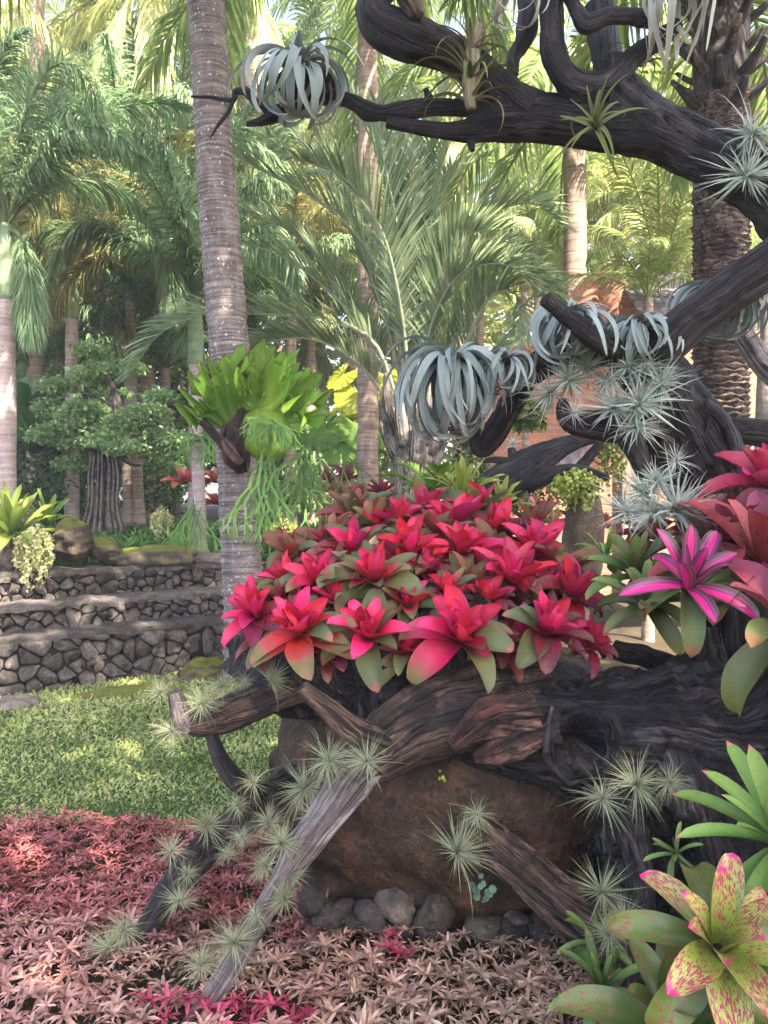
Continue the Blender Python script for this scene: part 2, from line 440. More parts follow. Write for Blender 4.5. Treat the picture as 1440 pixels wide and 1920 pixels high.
def leaf_mesh(name, L=1.0, wd=0.3, e0=60, bend=50, p=1.2, ch=0.25, tip=0.25, base=0.6, nL=11, nW=5, r0=0.05, side=0.0, twist=0.0, wave=0.0, seed=0, taper=False, hold=None, data=True, tipcurl=0.0, tex=0.8, tipp=2.3):
    """strap leaf: starts at r0 on +x, rises at e0 degrees, bends down by `bend`; uvw = along, across"""
    t = np.linspace(0, 1, nL)
    if hold: e = R(e0) - R(bend) * np.minimum(t / hold, 1) ** p
    else: e = R(e0) - R(bend) * t ** p
    e = e - R(tipcurl) * np.clip((t - 0.8) / 0.2, 0, 1) ** 2
    dl = L / (nL - 1)
    em = 0.5 * (e[1:] + e[:-1])
    x = np.r_[r0, r0 + np.cumsum(np.cos(em) * dl)]; z = np.r_[0, np.cumsum(np.sin(em) * dl)]
    yc = side * t ** 2 * L
    if taper: w = wd * (1 - t) ** tex * (0.75 + 0.25 * np.minimum(t * 6, 1)) + 0.003
    else:
        w = wd * (base + (1 - base) * np.sin(np.minimum(t / 0.6, 1) * np.pi / 2))
        k = np.clip((t - (1 - tip)) / tip, 0, 1)
        w = w * np.maximum(1 - k ** tipp, 0.0) ** .62 + 0.004
    s = np.linspace(-1, 1, nW)
    nx, nz = -np.sin(e), np.cos(e)
    tw = R(twist) * t
    ww = w[:, None] * 0.5 * L * s[None, :]
    lift = ch * w[:, None] * L * (s[None, :] ** 2 - 0.4)
    if wave:
        lift = lift + wave * L * np.abs(s[None, :]) * np.sin(t[:, None] * 22 + s[None, :] * 2 + seed) * (0.3 + 0.7 * t[:, None])
    yy = ww * np.cos(tw)[:, None]; lz = lift + ww * np.sin(tw)[:, None]
    V = np.stack([x[:, None] + nx[:, None] * lz, yc[:, None] + yy, z[:, None] + nz[:, None] * lz], -1).reshape(-1, 3)
    U = np.stack([np.tile(t[:, None], (1, nW)), np.tile(s[None, :], (nL, 1)), np.zeros((nL, nW))], -1).reshape(-1, 3)
    Q = grid_quads(nL, nW)
    if not data: return V, Q, U
    return mesh_data(name, V, Q, None, {'uvw': U})

POOL = {}
def pool(kind, stages, variants, fn):
    """leaf meshes of one kind, inner (0) to outer (1), shared by all plants"""
    POOL[kind] = [[fn(k / max(stages - 1, 1), np.random.default_rng(1000 + k * 10 + v), v) for v in range(variants)] for k in range(stages)]

def rosette(name, label, cat, loc, axis, n, L, kind, matf, group=None, roll=None, golden=True, scl=(0.6, 1.0), seed=0, part='leaf', jitter=8, wild=5.0):
    """a rosette plant: an Empty with one mesh object per leaf"""
    r_ = np.random.default_rng(seed)
    root = thing(name, label, cat, loc, group)
    B = Matrix(basis(axis, 0.0 if roll is None else roll).tolist())
    root.rotation_euler = B.to_euler()
    kinds = (kind,) if isinstance(kind, str) else kind
    for i in range(n):
        f = i / max(n - 1, 1)
        stages = POOL[kinds[r_.integers(len(kinds))]] if len(kinds) > 1 else POOL[kinds[0]]
        st = stages[min(int(f * len(stages)), len(stages) - 1)]
        me = st[r_.integers(len(st))]
        o = bpy.data.objects.new(part, me); COL.objects.link(o); o.parent = root
        az = i * 2.39996 + r_.normal() * R(jitter) + seed * 1.7
        s = L * (scl[0] + (scl[1] - scl[0]) * f) * r_.uniform(1 - wild * .024, 1 + wild * .024)
        o.rotation_euler = (r_.normal() * R(wild * .8), r_.normal() * R(wild), az)
        o.scale = (s, s * r_.uniform(0.9, 1.1), s)
        o.material_slots  # data may be shared: give the material through the object
        if not me.materials: me.materials.append(None)
        o.material_slots[0].link = 'OBJECT'; o.material_slots[0].material = matf(f, r_)
    return root
# ---------------------------------------------------------------- terrain
WU = np.array([0.803, 0.597]); WN = np.array([-0.597, 0.803]); W0 = np.array([-2.92, 5.84])
def s_of(x, y): return (x - W0[0]) * WN[0] + (y - W0[1]) * WN[1]
def height(x, y):
    s = s_of(x, y)
    a = np.interp(s, [-1, 0.04, 0.12, 0.42, 0.5, 0.85, 0.97, 4.5, 40], [0, 0, .36, .38, .58, .6, .86, 1.0, 1.5])
    b = np.interp(s, [-1, 0.0, 3.5, 40], [0, 0, .9, 1.5])
    k = np.clip((x + 0.7) / 0.9, 0, 1); k = k * k * (3 - 2 * k)
    return a * (1 - k) + b * k

def ground_sheet():
    xs = np.unique(np.r_[np.linspace(-64, -8, 12), np.arange(-8, 6, 0.13), np.linspace(6, 64, 14)])
    ys = np.unique(np.r_[np.linspace(-24, 0, 10), np.linspace(0, 4, 20), np.arange(4, 13, 0.09), np.linspace(13, 30, 20), np.linspace(30, 84, 8)])
    X, Y = np.meshgrid(xs, ys, indexing='ij')
    Z = height(X, Y)
    p = np.stack([X, Y, Z], -1).reshape(-1, 3)
    p[:, 2] += 0.02 * fbm(p * 2.0, 5, 3) - 0.02
    m, nt, n, l = newmat('soil')
    g = n.new('ShaderNodeNewGeometry')
    a = noise(n, l, g.outputs['Position'], 3.0, 6, 0.7); b = noise(n, l, g.outputs['Position'], 40.0, 4, 0.7)
    s = math_n(n, l, 'ADD', math_n(n, l, 'MULTIPLY', a, 0.6), math_n(n, l, 'MULTIPLY', b, 0.4))
    r = ramp(n, [(0.35, (0.02, 0.014, 0.01)), (0.5, (0.05, 0.036, 0.022)), (0.62, (0.05, 0.06, 0.02)), (0.75, (0.1, 0.075, 0.045))])
    l.new(s, r.inputs[0]); finish(n, l, r.outputs[0], 0.95, 0.2, s, 0.6, 0.03)
    o = mk('ground', p, grid_quads(len(xs), len(ys)), None, m, base=np.zeros(3))
    tag(o, 'bare brown soil under the garden planting', 'ground', kind='structure')
ground_sheet()

# ---------------------------------------------------------------- grass
blade_v = np.array([[0, -.5, 0], [0, .5, 0], [.35, -.42, .55], [.35, .42, .55], [.95, 0, .75]], float)
blade_q = np.array([[0, 1, 3, 2], [2, 3, 4, 4]])
def grass(name, label, xy, ln, wd, cols, mat, zoff=0.0):
    k = len(xy)
    z = height(xy[:, 0], xy[:, 1]) + zoff
    yaw = rng.uniform(0, 2 * np.pi, k)
    M = euler_mats(yaw, rng.normal(-.15, 0.5, k), rng.normal(0, 0.5, k), ln)
    M[:, :, 1] *= wd
    tv = blade_v
    V = (np.einsum('kij,nj->kni', M, tv) + np.c_[xy, z][:, None, :]).reshape(-1, 3)
    o = (np.arange(k) * 5)[:, None]
    Q = np.array([[0, 1, 3, 2]]) + o; T = np.array([[2, 3, 4]]) + o
    C = np.repeat(cols, 5, 0)
    ob = mk(name, V, Q, T, mat, None, {'Col': C}, True)
    tag(ob, label, 'grass', kind='stuff'); return ob

m_grass = mat_col('grass_blades', 0.5, 0.35, 0.3, 0.2, 20)
def lawn():
    n = 190000
    x = rng.uniform(-4.6, 1.6, n); y = 3.2 + 5.2 * rng.uniform(0, 1, n) ** 1.25
    edge = 3.5 + 0.06 * np.sin(x * 3.1) + 0.05 * np.sin(x * 7.7 + 1) + np.clip(x + 0.9, 0, 2) * -0.1
    k = (y > edge) & (s_of(x, y) < 0.0 + 0.02 * np.sin(x * 9)) & (x > -0.72 * y - 0.4)
    x, y = x[k], y[k]
    xy = np.c_[x, y]; p = np.c_[xy, np.zeros(len(xy))]
    t = np.clip(0.5 + 0.5 * fbm(p * 3.0, 3, 3) + rng.normal(0, 0.22, len(xy)), 0, 1)[:, None]
    c = np.array([0.15, 0.215, 0.05]) * (1 - t) + np.array([0.45, 0.50, 0.18]) * t
    dry = rng.random(len(xy)) < 0.10; c[dry] = np.array([0.42, 0.38, 0.22]) * rng.uniform(.5, 1.1, (dry.sum(), 1))
    far = np.clip((y - 3.5) / 3.0, 0, 1)
    grass('lawn_grass', 'mown green lawn between the stone steps and the red ground cover', xy,
          rng.uniform(0.014, 0.034, len(xy)) * (1 + 0.5 * far), np.full(len(xy), 0.42)[:, None], c, m_grass)
    # turf under the blades
    xs = np.arange(-4.8, 1.7, 0.12); ys = np.arange(3.2, 9.0, 0.12)
    X, Y = np.meshgrid(xs, ys, indexing='ij')
    S = s_of(X, Y); Y2 = np.where(S > -0.02, Y - (S + 0.02) / 0.803, Y)
    E = 3.5 + 0.06 * np.sin(X * 3.1) + np.clip(X + 0.9, 0, 2) * -0.1
    Y2 = np.maximum(Y2, E)
    p = np.stack([X, Y2, 0 * X + 0.004], -1).reshape(-1, 3); p[:, 2] += 0.004 + 0.005 * fbm(p * 6, 2, 2)
    mt, nt, n_, l_ = newmat('turf')
    g = n_.new('ShaderNodeNewGeometry'); q = noise(n_, l_, g.outputs['Position'], 25, 5, 0.7)
    r = ramp(n_, [(0.35, (0.02, 0.04, 0.012)), (0.6, (0.05, 0.10, 0.025)), (0.8, (0.12, 0.1, 0.05))]); l_.new(q, r.inputs[0])
    finish(n_, l_, r.outputs[0], 0.9, 0.2, q, 0.5, 0.02)
    o = mk('lawn', p, grid_quads(len(xs), len(ys)), None, mt, base=np.zeros(3)); tag(o, 'turf of the lower lawn', 'lawn', kind='structure')
    n = 26000
    x = rng.uniform(-7.5, 0.5, n); y = rng.uniform(6.3, 14.5, n)
    k = (s_of(x, y) > 1.15) & (s_of(x, y) < 7.5) & (x > -0.56 * y - 0.5); x, y = x[k], y[k]
    t = np.clip(0.5 + 0.5 * fbm(np.c_[x, y, 0 * x] * 1.5, 8, 3) + rng.normal(0, 0.2, len(x)), 0, 1)[:, None]
    c = np.array([0.035, 0.1, 0.02]) * (1 - t) + np.array([0.12, 0.25, 0.06]) * t
    grass('terrace_grass', 'green grass on the raised bank around the bonsai tree', np.c_[x, y], rng.uniform(0.07, 0.15, len(x)), np.full(len(x), 0.2)[:, None], c, m_grass)
lawn()

# ---------------------------------------------------------------- stone step walls
m_mortar = mat_rock('mortar', (0.006, 0.005, 0.005), (0.016, 0.014, 0.013), (0.035, 0.03, 0.027), 9.0, bstr=0.5)
m_stone = mat_rock('lava_stone', (0.02, 0.017, 0.016), (0.10, 0.084, 0.075), (0.27, 0.23, 0.2), 14.0, bstr=1.0, spots=(0.17, 0.14, 0.115), moss=(0.09, 0.085, 0.045), mossz=(.35, .8))
m_cap = mat_rock('step_top', (0.034, 0.029, 0.026), (0.105, 0.089, 0.078), (0.22, 0.185, 0.16), 12.0, bstr=1.0, moss=(0.07, 0.08, 0.03), mossz=(1.2, 1.9))

def clip_poly(poly, a, b):
    """keep the side of the bisector nearer to a"""
    m = (a + b) / 2; nvec = b - a
    out = []
    for i in range(len(poly)):
        p, q = poly[i], poly[(i + 1) % len(poly)]
        dp, dq = np.dot(p - m, nvec), np.dot(q - m, nvec)
        if dp <= 0: out.append(p)
        if (dp < 0 < dq) or (dq < 0 < dp): out.append(p + (q - p) * (dp / (dp - dq)))
    return out

def stone_wall(label, sk, z0, z1, u0, u1, size, seed, depth=0.3):
    r_ = np.random.default_rng(seed)
    h = z1 - z0
    def w3(u, s, z): q = W0 + WU * u + WN * s; return np.array([q[0], q[1], z])
    root = thing('stone_wall', label, 'stone wall', w3(u0, sk, z0), 'stone steps of the terrace')
    # core
    us = np.linspace(u0, u1, 40); a = Acc()
    V = []
    for u in us:
        for (s, z) in ((sk + 0.035, z0 - 0.04), (sk + 0.035, z1 - 0.012), (sk + depth, z1 - 0.012), (sk + depth, z0 - 0.04)):
            V.append(w3(u, s, z))
    V = np.array(V); a.add(V, grid_quads(40, 4, True), np.array([[0, 1, 2], [0, 2, 3]]))
    a.mk('core', m_mortar, root)
    # rough top
    nu, nvv = 120, 8
    U = np.linspace(u0, u1, nu); S = np.array([0.0, 0.0, 0.02, 0.1, 0.2, 0.3, depth + 0.1, depth + 0.1]) + sk
    Z = np.array([-0.05, -0.012, 0.0, 0.004, 0.0, 0.004, 0.0, -0.05]) + z1
    V = np.array([w3(u, s, z) for u in U for s, z in zip(S, Z)])
    d = fbm(V * np.array([9, 9, 9]), seed, 3)
    V[:, 2] += 0.02 * d; sh = 0.035 * fbm(V * 7, seed + 4, 3); V[:, 0] += WN[0] * sh; V[:, 1] += WN[1] * sh
    mk('step_top', V, grid_quads(nu, nvv), None, m_cap, root)
    # fitted stones
    pts = []
    rows = max(2, int(round(h / size))); rh = h / rows
    for j in range(rows):
        nn = int((u1 - u0) / (size * 1.15))
        for i in range(nn):
            pts.append([u0 + (i + 0.5 + 0.5 * (j % 2) * 0.9 + r_.uniform(-.48, .48)) * (u1 - u0) / nn, z0 + (j + 0.5 + r_.uniform(-.45, .45)) * rh])
    pts = np.array([p for p in pts if r_.random() > .16])
    for i, p in enumerate(pts):
        poly = [np.array([p[0] - 0.4, z0 - 0.02]), np.array([p[0] + 0.4, z0 - 0.02]), np.array([p[0] + 0.4, z1 - 0.02]), np.array([p[0] - 0.4, z1 - 0.02])]
        dd = np.linalg.norm(pts - p, axis=1); 
        for k in np.argsort(dd)[1:14]:
            poly = clip_poly(poly, p, pts[k])
            if len(poly) < 3: break
        if len(poly) < 3: continue
        pl = np.array(poly)
        for _ in range(1):                                        # round the corners
            nx = np.roll(pl, -1, 0); pl = np.stack([pl * 0.82 + nx * 0.18, pl * 0.18 + nx * 0.82], 1).reshape(-1, 2)
        ce = pl.mean(0); rad = np.linalg.norm(pl - ce, axis=1).mean()
        if rad < 0.02: continue
        sc = 1 - r_.uniform(.003, .010) / rad
        pro = r_.uniform(0.008, 0.045); n = len(pl); rings = []
        tl = r_.normal(0, 0.18, 2)
        for f, dp in ((1.0, -0.04), (0.99, pro * 0.5), (0.93, pro * 0.88), (0.6, pro)):
            q = ce + (pl - ce) * sc * f
            ss = sk + 0.03 - dp - (0 if dp < 0 else (q - ce) @ tl) - 0.03 * vn(np.c_[q * 26, np.full(n, seed)], 3)
            xy_ = W0 + WU * q[:, :1] + WN * ss[:, None]; rings.append(np.c_[xy_, q[:, 1]])
        V = np.vstack(rings + [rings[-1].mean(0)[None] - np.r_[WN * 0.006, 0]])
        Q = grid_quads(4, n, True); b = 3 * n; jj = np.arange(n)
        T = np.stack([b + jj, b + (jj + 1) % n, np.full(n, 4 * n)], 1)
        o = w3(ce[0], sk, ce[1])
        me = mesh_data('stone', V - o, Q, T)
        put('stone', me, m_stone, root, tuple(o - np.array(root.location)))
    return root
stone_wall('lowest and tallest dark lava stone step along the back of the lawn', 0.0, -0.03, 0.44, -1.5, 2.5, 0.112, 21, 0.32)
stone_wall('middle dark lava stone step above the tall lowest step', 0.34, 0.40, 0.65, -1.5, 2.5, 0.088, 22, 0.36)
stone_wall('topmost dark lava stone step below the mossy rocks and fern', 0.78, 0.61, 0.885, -1.6, 2.4, 0.088, 23, 0.3)

# ---------------------------------------------------------------- rocks
m_moss = mat_rock('mossy_rock', (0.03, 0.024, 0.018), (0.09, 0.07, 0.052), (0.2, 0.16, 0.12), 9.0, bstr=1.0, moss=(0.17, 0.19, 0.025), mossz=(0.4, 0.9))
m_grey = mat_rock('grey_rock', (0.06, 0.048, 0.04), (0.16, 0.13, 0.11), (0.3, 0.25, 0.21), 6.0)
def R3(px, py, d, rx, ry, rz, seed, mat, label, yaw=0.0, **kw):
    kw = dict(dict(planes=12, rough=.16, nu=30, nv=44, lf=3.0, sharp=12.0), **kw)
    return rock('rock', label, 'rock', P(px, py, d), (rx, ry, rz), seed, mat, yaw=yaw, **kw)
R3(135, 1012, 7.2, .2, .2, .17, 1, m_moss, 'brown rock beside the bird nest fern on the top step')
R3(195, 1030, 7.35, .17, .14, .1, 2, m_moss, 'small mossy rock between the brown rock and the long green one')
R3(285, 1046, 7.5, .42, .2, .12, 3, m_moss, 'long low mossy rock at the foot of the bonsai', yaw=0.5)
R3(395, 1052, 7.9, .3, .2, .1, 4, m_grey, 'flat grey rock at the top step beside the palm trunk', yaw=0.6)
R3(20, 1045, 7.0, .16, .2, .18, 5, m_moss, 'dark shaded rock under the bird nest fern')
R3(215, 1312, 5.95, .42, .16, .09, 6, m_moss, 'long mossy boulder lying against the lowest stone step', yaw=0.55)
R3(385, 1268, 6.55, .3, .17, .13, 7, m_moss, 'bright moss covered boulder next to the palm trunk foot', yaw=0.6)
R3(30, 1335, 5.6, .22, .16, .1, 8, m_grey, 'grey rock at the corner of the lawn below the steps')
R3(118, 1345, 5.6, .13, .1, .07, 9, m_grey, 'small grey rock beside the corner rock of the lawn')
R3(205, 1348, 5.6, .1, .1, .05, 10, m_grey, 'small pinkish grey stone in front of the mossy boulder')
R3(300, 1300, 6.2, .12, .1, .06, 12, m_grey, 'little rock between the two mossy boulders')

# brown boulders that carry the driftwood
m_boul = mat_rock('brown_boulder', (0.006, 0.005, 0.004), (0.042, 0.025, 0.015), (0.15, 0.068, 0.038), 7.0, bstr=1.0, rough=0.5, spots=(0.013, 0.013, 0.010))
m_boul2 = mat_rock('olive_boulder', (0.03, 0.022, 0.012), (0.085, 0.062, 0.035), (0.15, 0.11, 0.06), 4.0, bstr=0.4)
o = rock('boulder', 'large dark rusty brown boulder under the driftwood stump', 'boulder', (0.36, 3.38, 0.29), (0.84, 0.70, 0.66), 31, m_boul, nu=110, nv=160, planes=6, rough=0.05, lf=5.0)
o = rock('boulder', 'olive brown boulder behind the cut driftwood stub, at the lawn edge', 'boulder', P(625, 1400, 3.35), (0.235, 0.25, 0.36), 37, m_boul2, nu=40, nv=60, planes=7, rough=0.05)
m_peb = mat_rock('wet_pebble', (0.012, 0.01, 0.009), (0.05, 0.042, 0.036), (0.12, 0.1, 0.085), 14.0, bstr=0.9, rough=.7)
m_peb2 = mat_rock('brown_pebble', (0.03, 0.024, 0.02), (0.11, 0.088, 0.07), (0.24, 0.19, 0.155), 14.0, bstr=0.9, rough=.7)
stones = [(612, 1716, 26, 20), (690, 1712, 22, 16), (742, 1700, 38, 26), (700, 1728, 20, 14), (815, 1712, 52, 34), (752, 1738, 26, 14), (585, 1690, 20, 24),
          (905, 1735, 36, 14), (640, 1708, 14, 14), (655, 1725, 12, 10), (960, 1748, 40, 20), (1020, 1745, 38, 22), (965, 1718, 14, 10)]
names = ['dark stone under the driftwood leg at the boulder foot', 'small dark stone beside the pale pointed one', 'pale pointed stone leaning on the boulder foot', 'tiny olive stone below the pale pointed stone',
         'widest grey brown stone at the boulder foot', 'flat stone half hidden by ground cover below the pale one', 'upper dark stone wedged behind the driftwood leg', 'long thin stone below the tiny round leaved plant',
         'little stone between the dark stones', 'smallest dark pebble in the row of stones', 'dark stone under the low driftwood log', 'dark stone farthest along below the low log', 'small pinkish stone by the low log']
for k, (a, b, w, h) in enumerate(stones):
    d = 2.64 - 0.0008 * (b - 1700)
    rock('stone', names[k], 'stone', P(a, b, d), (w * d / FPX * 1.1, 0.06, h * d / FPX * 1.15), 50 + k, m_peb2 if k in (2, 4, 7, 12) else m_peb, 'stones at the boulder foot', nu=22, nv=32, planes=10, rough=0.1, yaw=k * 1.1, sharp=18.0, lf=5.0)

# standing stone in the middle distance
rock('standing_stone', 'upright speckled brown standing stone topped by trailing beads', 'stone', P(1093, 1010, 4.4), (0.11, 0.1, 0.33), 71, mat_rock('pitted_stone', (0.03, 0.02, 0.015), (0.12, 0.085, 0.06), (0.26, 0.2, 0.15), 9.0), nu=24, nv=24, planes=5)

# ---------------------------------------------------------------- star shaped ground cover
m_cover = mat_col('earth_star', 0.42, 0.4, 0.1, 0.3, 60)
def star_leaf():
    t = np.array([0, .2, .4, .6, .8, 1.0]); w = np.array([.8, 1.0, .98, .85, .52, .02]) * 0.1
    e = R(28) - R(50) * t; dl = np.diff(t); em = .5 * (e[1:] + e[:-1])
    x = np.r_[0, np.cumsum(np.cos(em) * dl)]; z = np.r_[0, np.cumsum(np.sin(em) * dl)]
    V = []
    for k in range(len(t)):
        wv = 0.022 * (-1) ** k * (t[k] < .95)
        V += [[x[k], -w[k], z[k] + .025 + wv], [x[k], 0, z[k]], [x[k], w[k], z[k] + .025 - wv]]
    return np.array(V), grid_quads(len(t), 3), np.repeat(t, 3)
def cover(name, label, xy, size, colf, nleaf=9, zoff=0.03):
    tv, tq, tt = star_leaf()
    Ms, Ts, Cs = [], [], []
    for k, (x, y) in enumerate(xy):
        n = nleaf + rng.integers(-2, 3)
        s = size[k]
        yaw = np.arange(n) * 2.39996 + rng.uniform(0, 6.28) + rng.normal(0, .15, n)
        tilt = rotz(rng.uniform(0, 6.28)) @ euler_mats(np.zeros(1), rng.normal(0, .22, 1), rng.normal(0, .22, 1), np.ones(1))[0]
        M = euler_mats(yaw, np.linspace(.3, -.22, n) + rng.normal(0, .12, n), rng.normal(0, .18, n), s * rng.uniform(.75, 1.1, n) * np.linspace(.7, 1.05, n))
        M = np.einsum('ij,kjl->kil', tilt, M)
        Ms.append(M); Ts.append(np.tile([x, y, zoff + rng.uniform(-.02, .045)], (n, 1)))
        Cs.append(colf(x, y, n))
    M, T0, C = np.vstack(Ms), np.vstack(Ts), np.vstack(Cs)
    f = (0.7 + 0.4 * tt)[None, :, None]                    # leaves are paler towards the tip
    cc = np.clip(C[:, None, :] * f, 0, 1)
    V, Q, at = scatter(tv, tq, M, T0, cc)
    o = mk(name, V, Q, None, m_cover, None, at, True)
    tag(o, label, 'ground cover', kind='stuff')
def cover_pts(n, f, x0, x1, y0, y1, mind):
    out = []; cell = {}
    for _ in range(n):
        x, y = rng.uniform(x0, x1), rng.uniform(y0, y1)
        if not f(x, y): continue
        cx, cy = int(x / mind), int(y / mind)
        if any((abs(x - a) ** 2 + abs(y - b) ** 2) < mind ** 2 for i in (-1, 0, 1) for j in (-1, 0, 1) for (a, b) in cell.get((cx + i, cy + j), ())): continue
        cell.setdefault((cx, cy), []).append((x, y)); out.append((x, y))
    return np.array(out)
def free(x, y):
    if ((x - 0.36) / 0.86) ** 2 + ((y - 3.36) / 0.80) ** 2 < 1: return False
    if y > 3.5 + 0.06 * math.sin(x * 3.1) - max(0, x + .9) * .1: return False
    return x > -0.62 * y - 0.35
def tone(x, y):
    return .45 * math.sin(3.1 * x + 1.7 * math.sin(2.3 * y)) + .35 * math.sin(4.7 * y - 2.1 * x + 1) + .25 * math.sin(9.1 * x + 7.3 * y) + .15 * math.sin(17 * x - 13 * y)
red_zone = lambda x, y: free(x, y) and (y > 2.62 + 0.25 * tone(x, y) + 0.1 * (x + 1)) and x < -0.30
tan_zone = lambda x, y: free(x, y) and not red_zone(x, y) and x < 1.1
pink_c = np.array([-0.46, 2.17])
pink_zone = lambda x, y: ((x - pink_c[0]) / 0.24) ** 2 + ((y - pink_c[1]) / 0.085) ** 2 + 0.6 * tone(x * 3, y * 3) < 1
def col_red(x, y, n):
    k = np.clip(rng.normal(.45 + 0.3 * tone(x * 2, y * 2), .22, (n, 1)), 0, 1)
    c = np.array([0.23, 0.05, 0.052]) * (1 - k) + np.array([0.58, 0.205, 0.18]) * k
    return c * rng.uniform(.7, 1.2, (n, 1))
def col_tan(x, y, n):
    w = np.clip((x + 1.3) / 1.3 + 0.5 * tone(x * 2, y * 2), 0, 1)
    k = np.clip(rng.normal(.5, .25, (n, 1)), 0, 1)
    a = np.array([0.36, 0.13, 0.11]) * (1 - w) + np.array([0.27, 0.14, 0.09]) * w
    b = np.array([0.72, 0.40, 0.32]) * (1 - w) + np.array([0.66, 0.46, 0.33]) * w
    c = a * (1 - k) + b * k
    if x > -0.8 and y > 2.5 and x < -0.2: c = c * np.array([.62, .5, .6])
    return c * rng.uniform(.65, 1.15, (n, 1))
def col_pink(x, y, n):
    return np.array([0.55, 0.075, 0.13]) * rng.uniform(.55, 1.1, (n, 1))
q = cover_pts(60000, red_zone, -2.6, -0.25, 1.9, 3.6, .028)
cover('red_ground_cover', 'red star shaped ground cover below the lawn edge', q, rng.uniform(.03, .062, len(q)), col_red, 10)
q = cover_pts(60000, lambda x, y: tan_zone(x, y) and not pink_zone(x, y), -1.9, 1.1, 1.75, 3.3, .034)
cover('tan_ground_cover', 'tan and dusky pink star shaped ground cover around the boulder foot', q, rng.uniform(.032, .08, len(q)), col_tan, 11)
q = cover_pts(9000, pink_zone, -0.9, 0.1, 2.0, 2.5, .052)
cover('pink_ground_cover', 'bright pink patch of star plants at the driftwood leg tip', q, rng.uniform(.05, .08, len(q)), col_pink, 11)
q = np.array([[P(590 + 140, 1812, 2.45)[0], 2.45], [P(752, 1818, 2.44)[0], 2.44], [P(735, 1795, 2.5)[0], 2.5]])
cover('pink_seedling', 'small bright pink star plants among the tan ground cover', q, np.full(3, .07), col_pink, 8, .06)
# ---------------------------------------------------------------- driftwood
m_dark = mat_wood('charred_wood', (0.005, 0.004, 0.004), (0.019, 0.0155, 0.0155), (0.09, 0.074, 0.072), patch=(0.05, 0.039, 0.037), gs=70, ls=4)
m_brown = mat_wood('brown_driftwood', (0.018, 0.011, 0.009), (0.115, 0.066, 0.046), (0.30, 0.19, 0.14), patch=(0.05, 0.034, 0.03), gs=70, ls=5)
m_grey_w = mat_wood('grey_driftwood', (0.05, 0.04, 0.038), (0.21, 0.165, 0.158), (0.44, 0.37, 0.36), patch=(0.10, 0.07, 0.058), gs=60, ls=2.5, pth=(0.55, 0.66), crack=.55, darkp=.35)
m_red = mat_wood('red_driftwood', (0.016, 0.008, 0.007), (0.10, 0.048, 0.038), (0.29, 0.155, 0.12), patch=(0.2, 0.07, 0.045), gs=60, ls=6)
m_black = mat_wood('black_stump', (0.005, 0.004, 0.0045), (0.023, 0.019, 0.02), (0.125, 0.106, 0.108), patch=(0.06, 0.047, 0.047), gs=40, ls=7, bstr=1.0, rough=.55)
m_beam = mat_wood('weathered_beam', (0.013, 0.011, 0.010), (0.055, 0.046, 0.044), (0.15, 0.125, 0.118), gs=80, ls=2)

LAST = {}
def part_limb(name, mat, root, path, **kw):
    if isinstance(root, str): root = LAST[root]
    kw.setdefault('warp', .35); kw.setdefault('fine', .03)
    if kw.get('nv', 20) >= 20: kw['ridge'] = kw.get('ridge', .05) * 1.35
    a = Acc(); limb(a, path, **kw); LAST[name] = a.mk(name, mat, root); return LAST[name]

# --- the upper dead tree
tree = thing('driftwood_tree', 'tall charred dead tree with twisted bare limbs carrying air plants', 'driftwood', P(1400, 1330, 3.0))
part_limb('trunk', m_dark, tree, [(1195, 640, 2.95, 46), (1235, 720, 2.98, 70), (1290, 820, 3.0, 88), (1345, 930, 3.02, 92), (1385, 1060, 3.05, 100), (1400, 1230, 3.05, 120), (1410, 1330, 3.0, 150)], nu=90, nv=64, ridge=.10, rf=4, lump=.12, seed=1)
part_limb('main_limb', m_dark, tree, [(1560, 470, 2.85, 82), (1430, 345, 2.95, 66), (1320, 290, 3.0, 56), (1215, 245, 3.02, 54), (1110, 232, 3.05, 46), (1010, 222, 3.08, 42), (930, 226, 3.1, 40), (870, 246, 3.1, 22), (800, 241, 3.1, 16), (725, 228, 3.1, 11)], nu=150, nv=48, ridge=.10, rf=3.5, lump=.13, seed=2, lf=5)
part_limb('limb', m_dark, tree, [(1146, 120, 3.04, 34), (1160, 175, 3.02, 42), (1205, 225, 3.0, 50), (1275, 268, 2.98, 48), (1360, 312, 2.93, 50)], nu=60, nv=40, ridge=.10, seed=3)
part_limb('limb', m_dark, tree, [(1000, 215, 3.08, 40), (940, 185, 3.1, 38), (905, 200, 3.12, 26), (850, 198, 3.12, 16), (780, 205, 3.1, 18), (725, 212, 3.1, 16), (690, 208, 3.1, 15), (645, 186, 3.12, 15), (585, 186, 3.14, 13), (545, 200, 3.15, 15), (505, 222, 3.15, 12), (462, 234, 3.16, 4)], nu=150, nv=28, ridge=.10, lump=.22, lf=14, seed=4)
part_limb('twig', m_dark, 'limb', [(540, 205, 3.15, 11), (510, 208, 3.15, 8), (478, 190, 3.16, 8), (462, 172, 3.16, 8), (442, 172, 3.17, 7), (436, 188, 3.17, 5), (400, 183, 3.18, 4), (358, 181, 3.18, 2.5)], nu=60, nv=12, lump=.3, lf=25, seed=5)
part_limb('twig', m_dark, 'limb', [(438, 184, 3.17, 5), (428, 210, 3.17, 4), (408, 236, 3.17, 3), (395, 258, 3.17, 1.5)], nu=24, nv=8, lump=.2, seed=6)
part_limb('twig', m_dark, 'limb', [(808, 200, 3.1, 12), (803, 180, 3.09, 8), (797, 166, 3.08, 5)], nu=16, nv=10, lump=.3, lf=20, seed=61)
part_limb('twig', m_dark, 'limb', [(884, 255, 3.1, 16), (884, 272, 3.09, 8), (886, 282, 3.08, 4)], nu=12, nv=10, lump=.3, lf=20, seed=62)
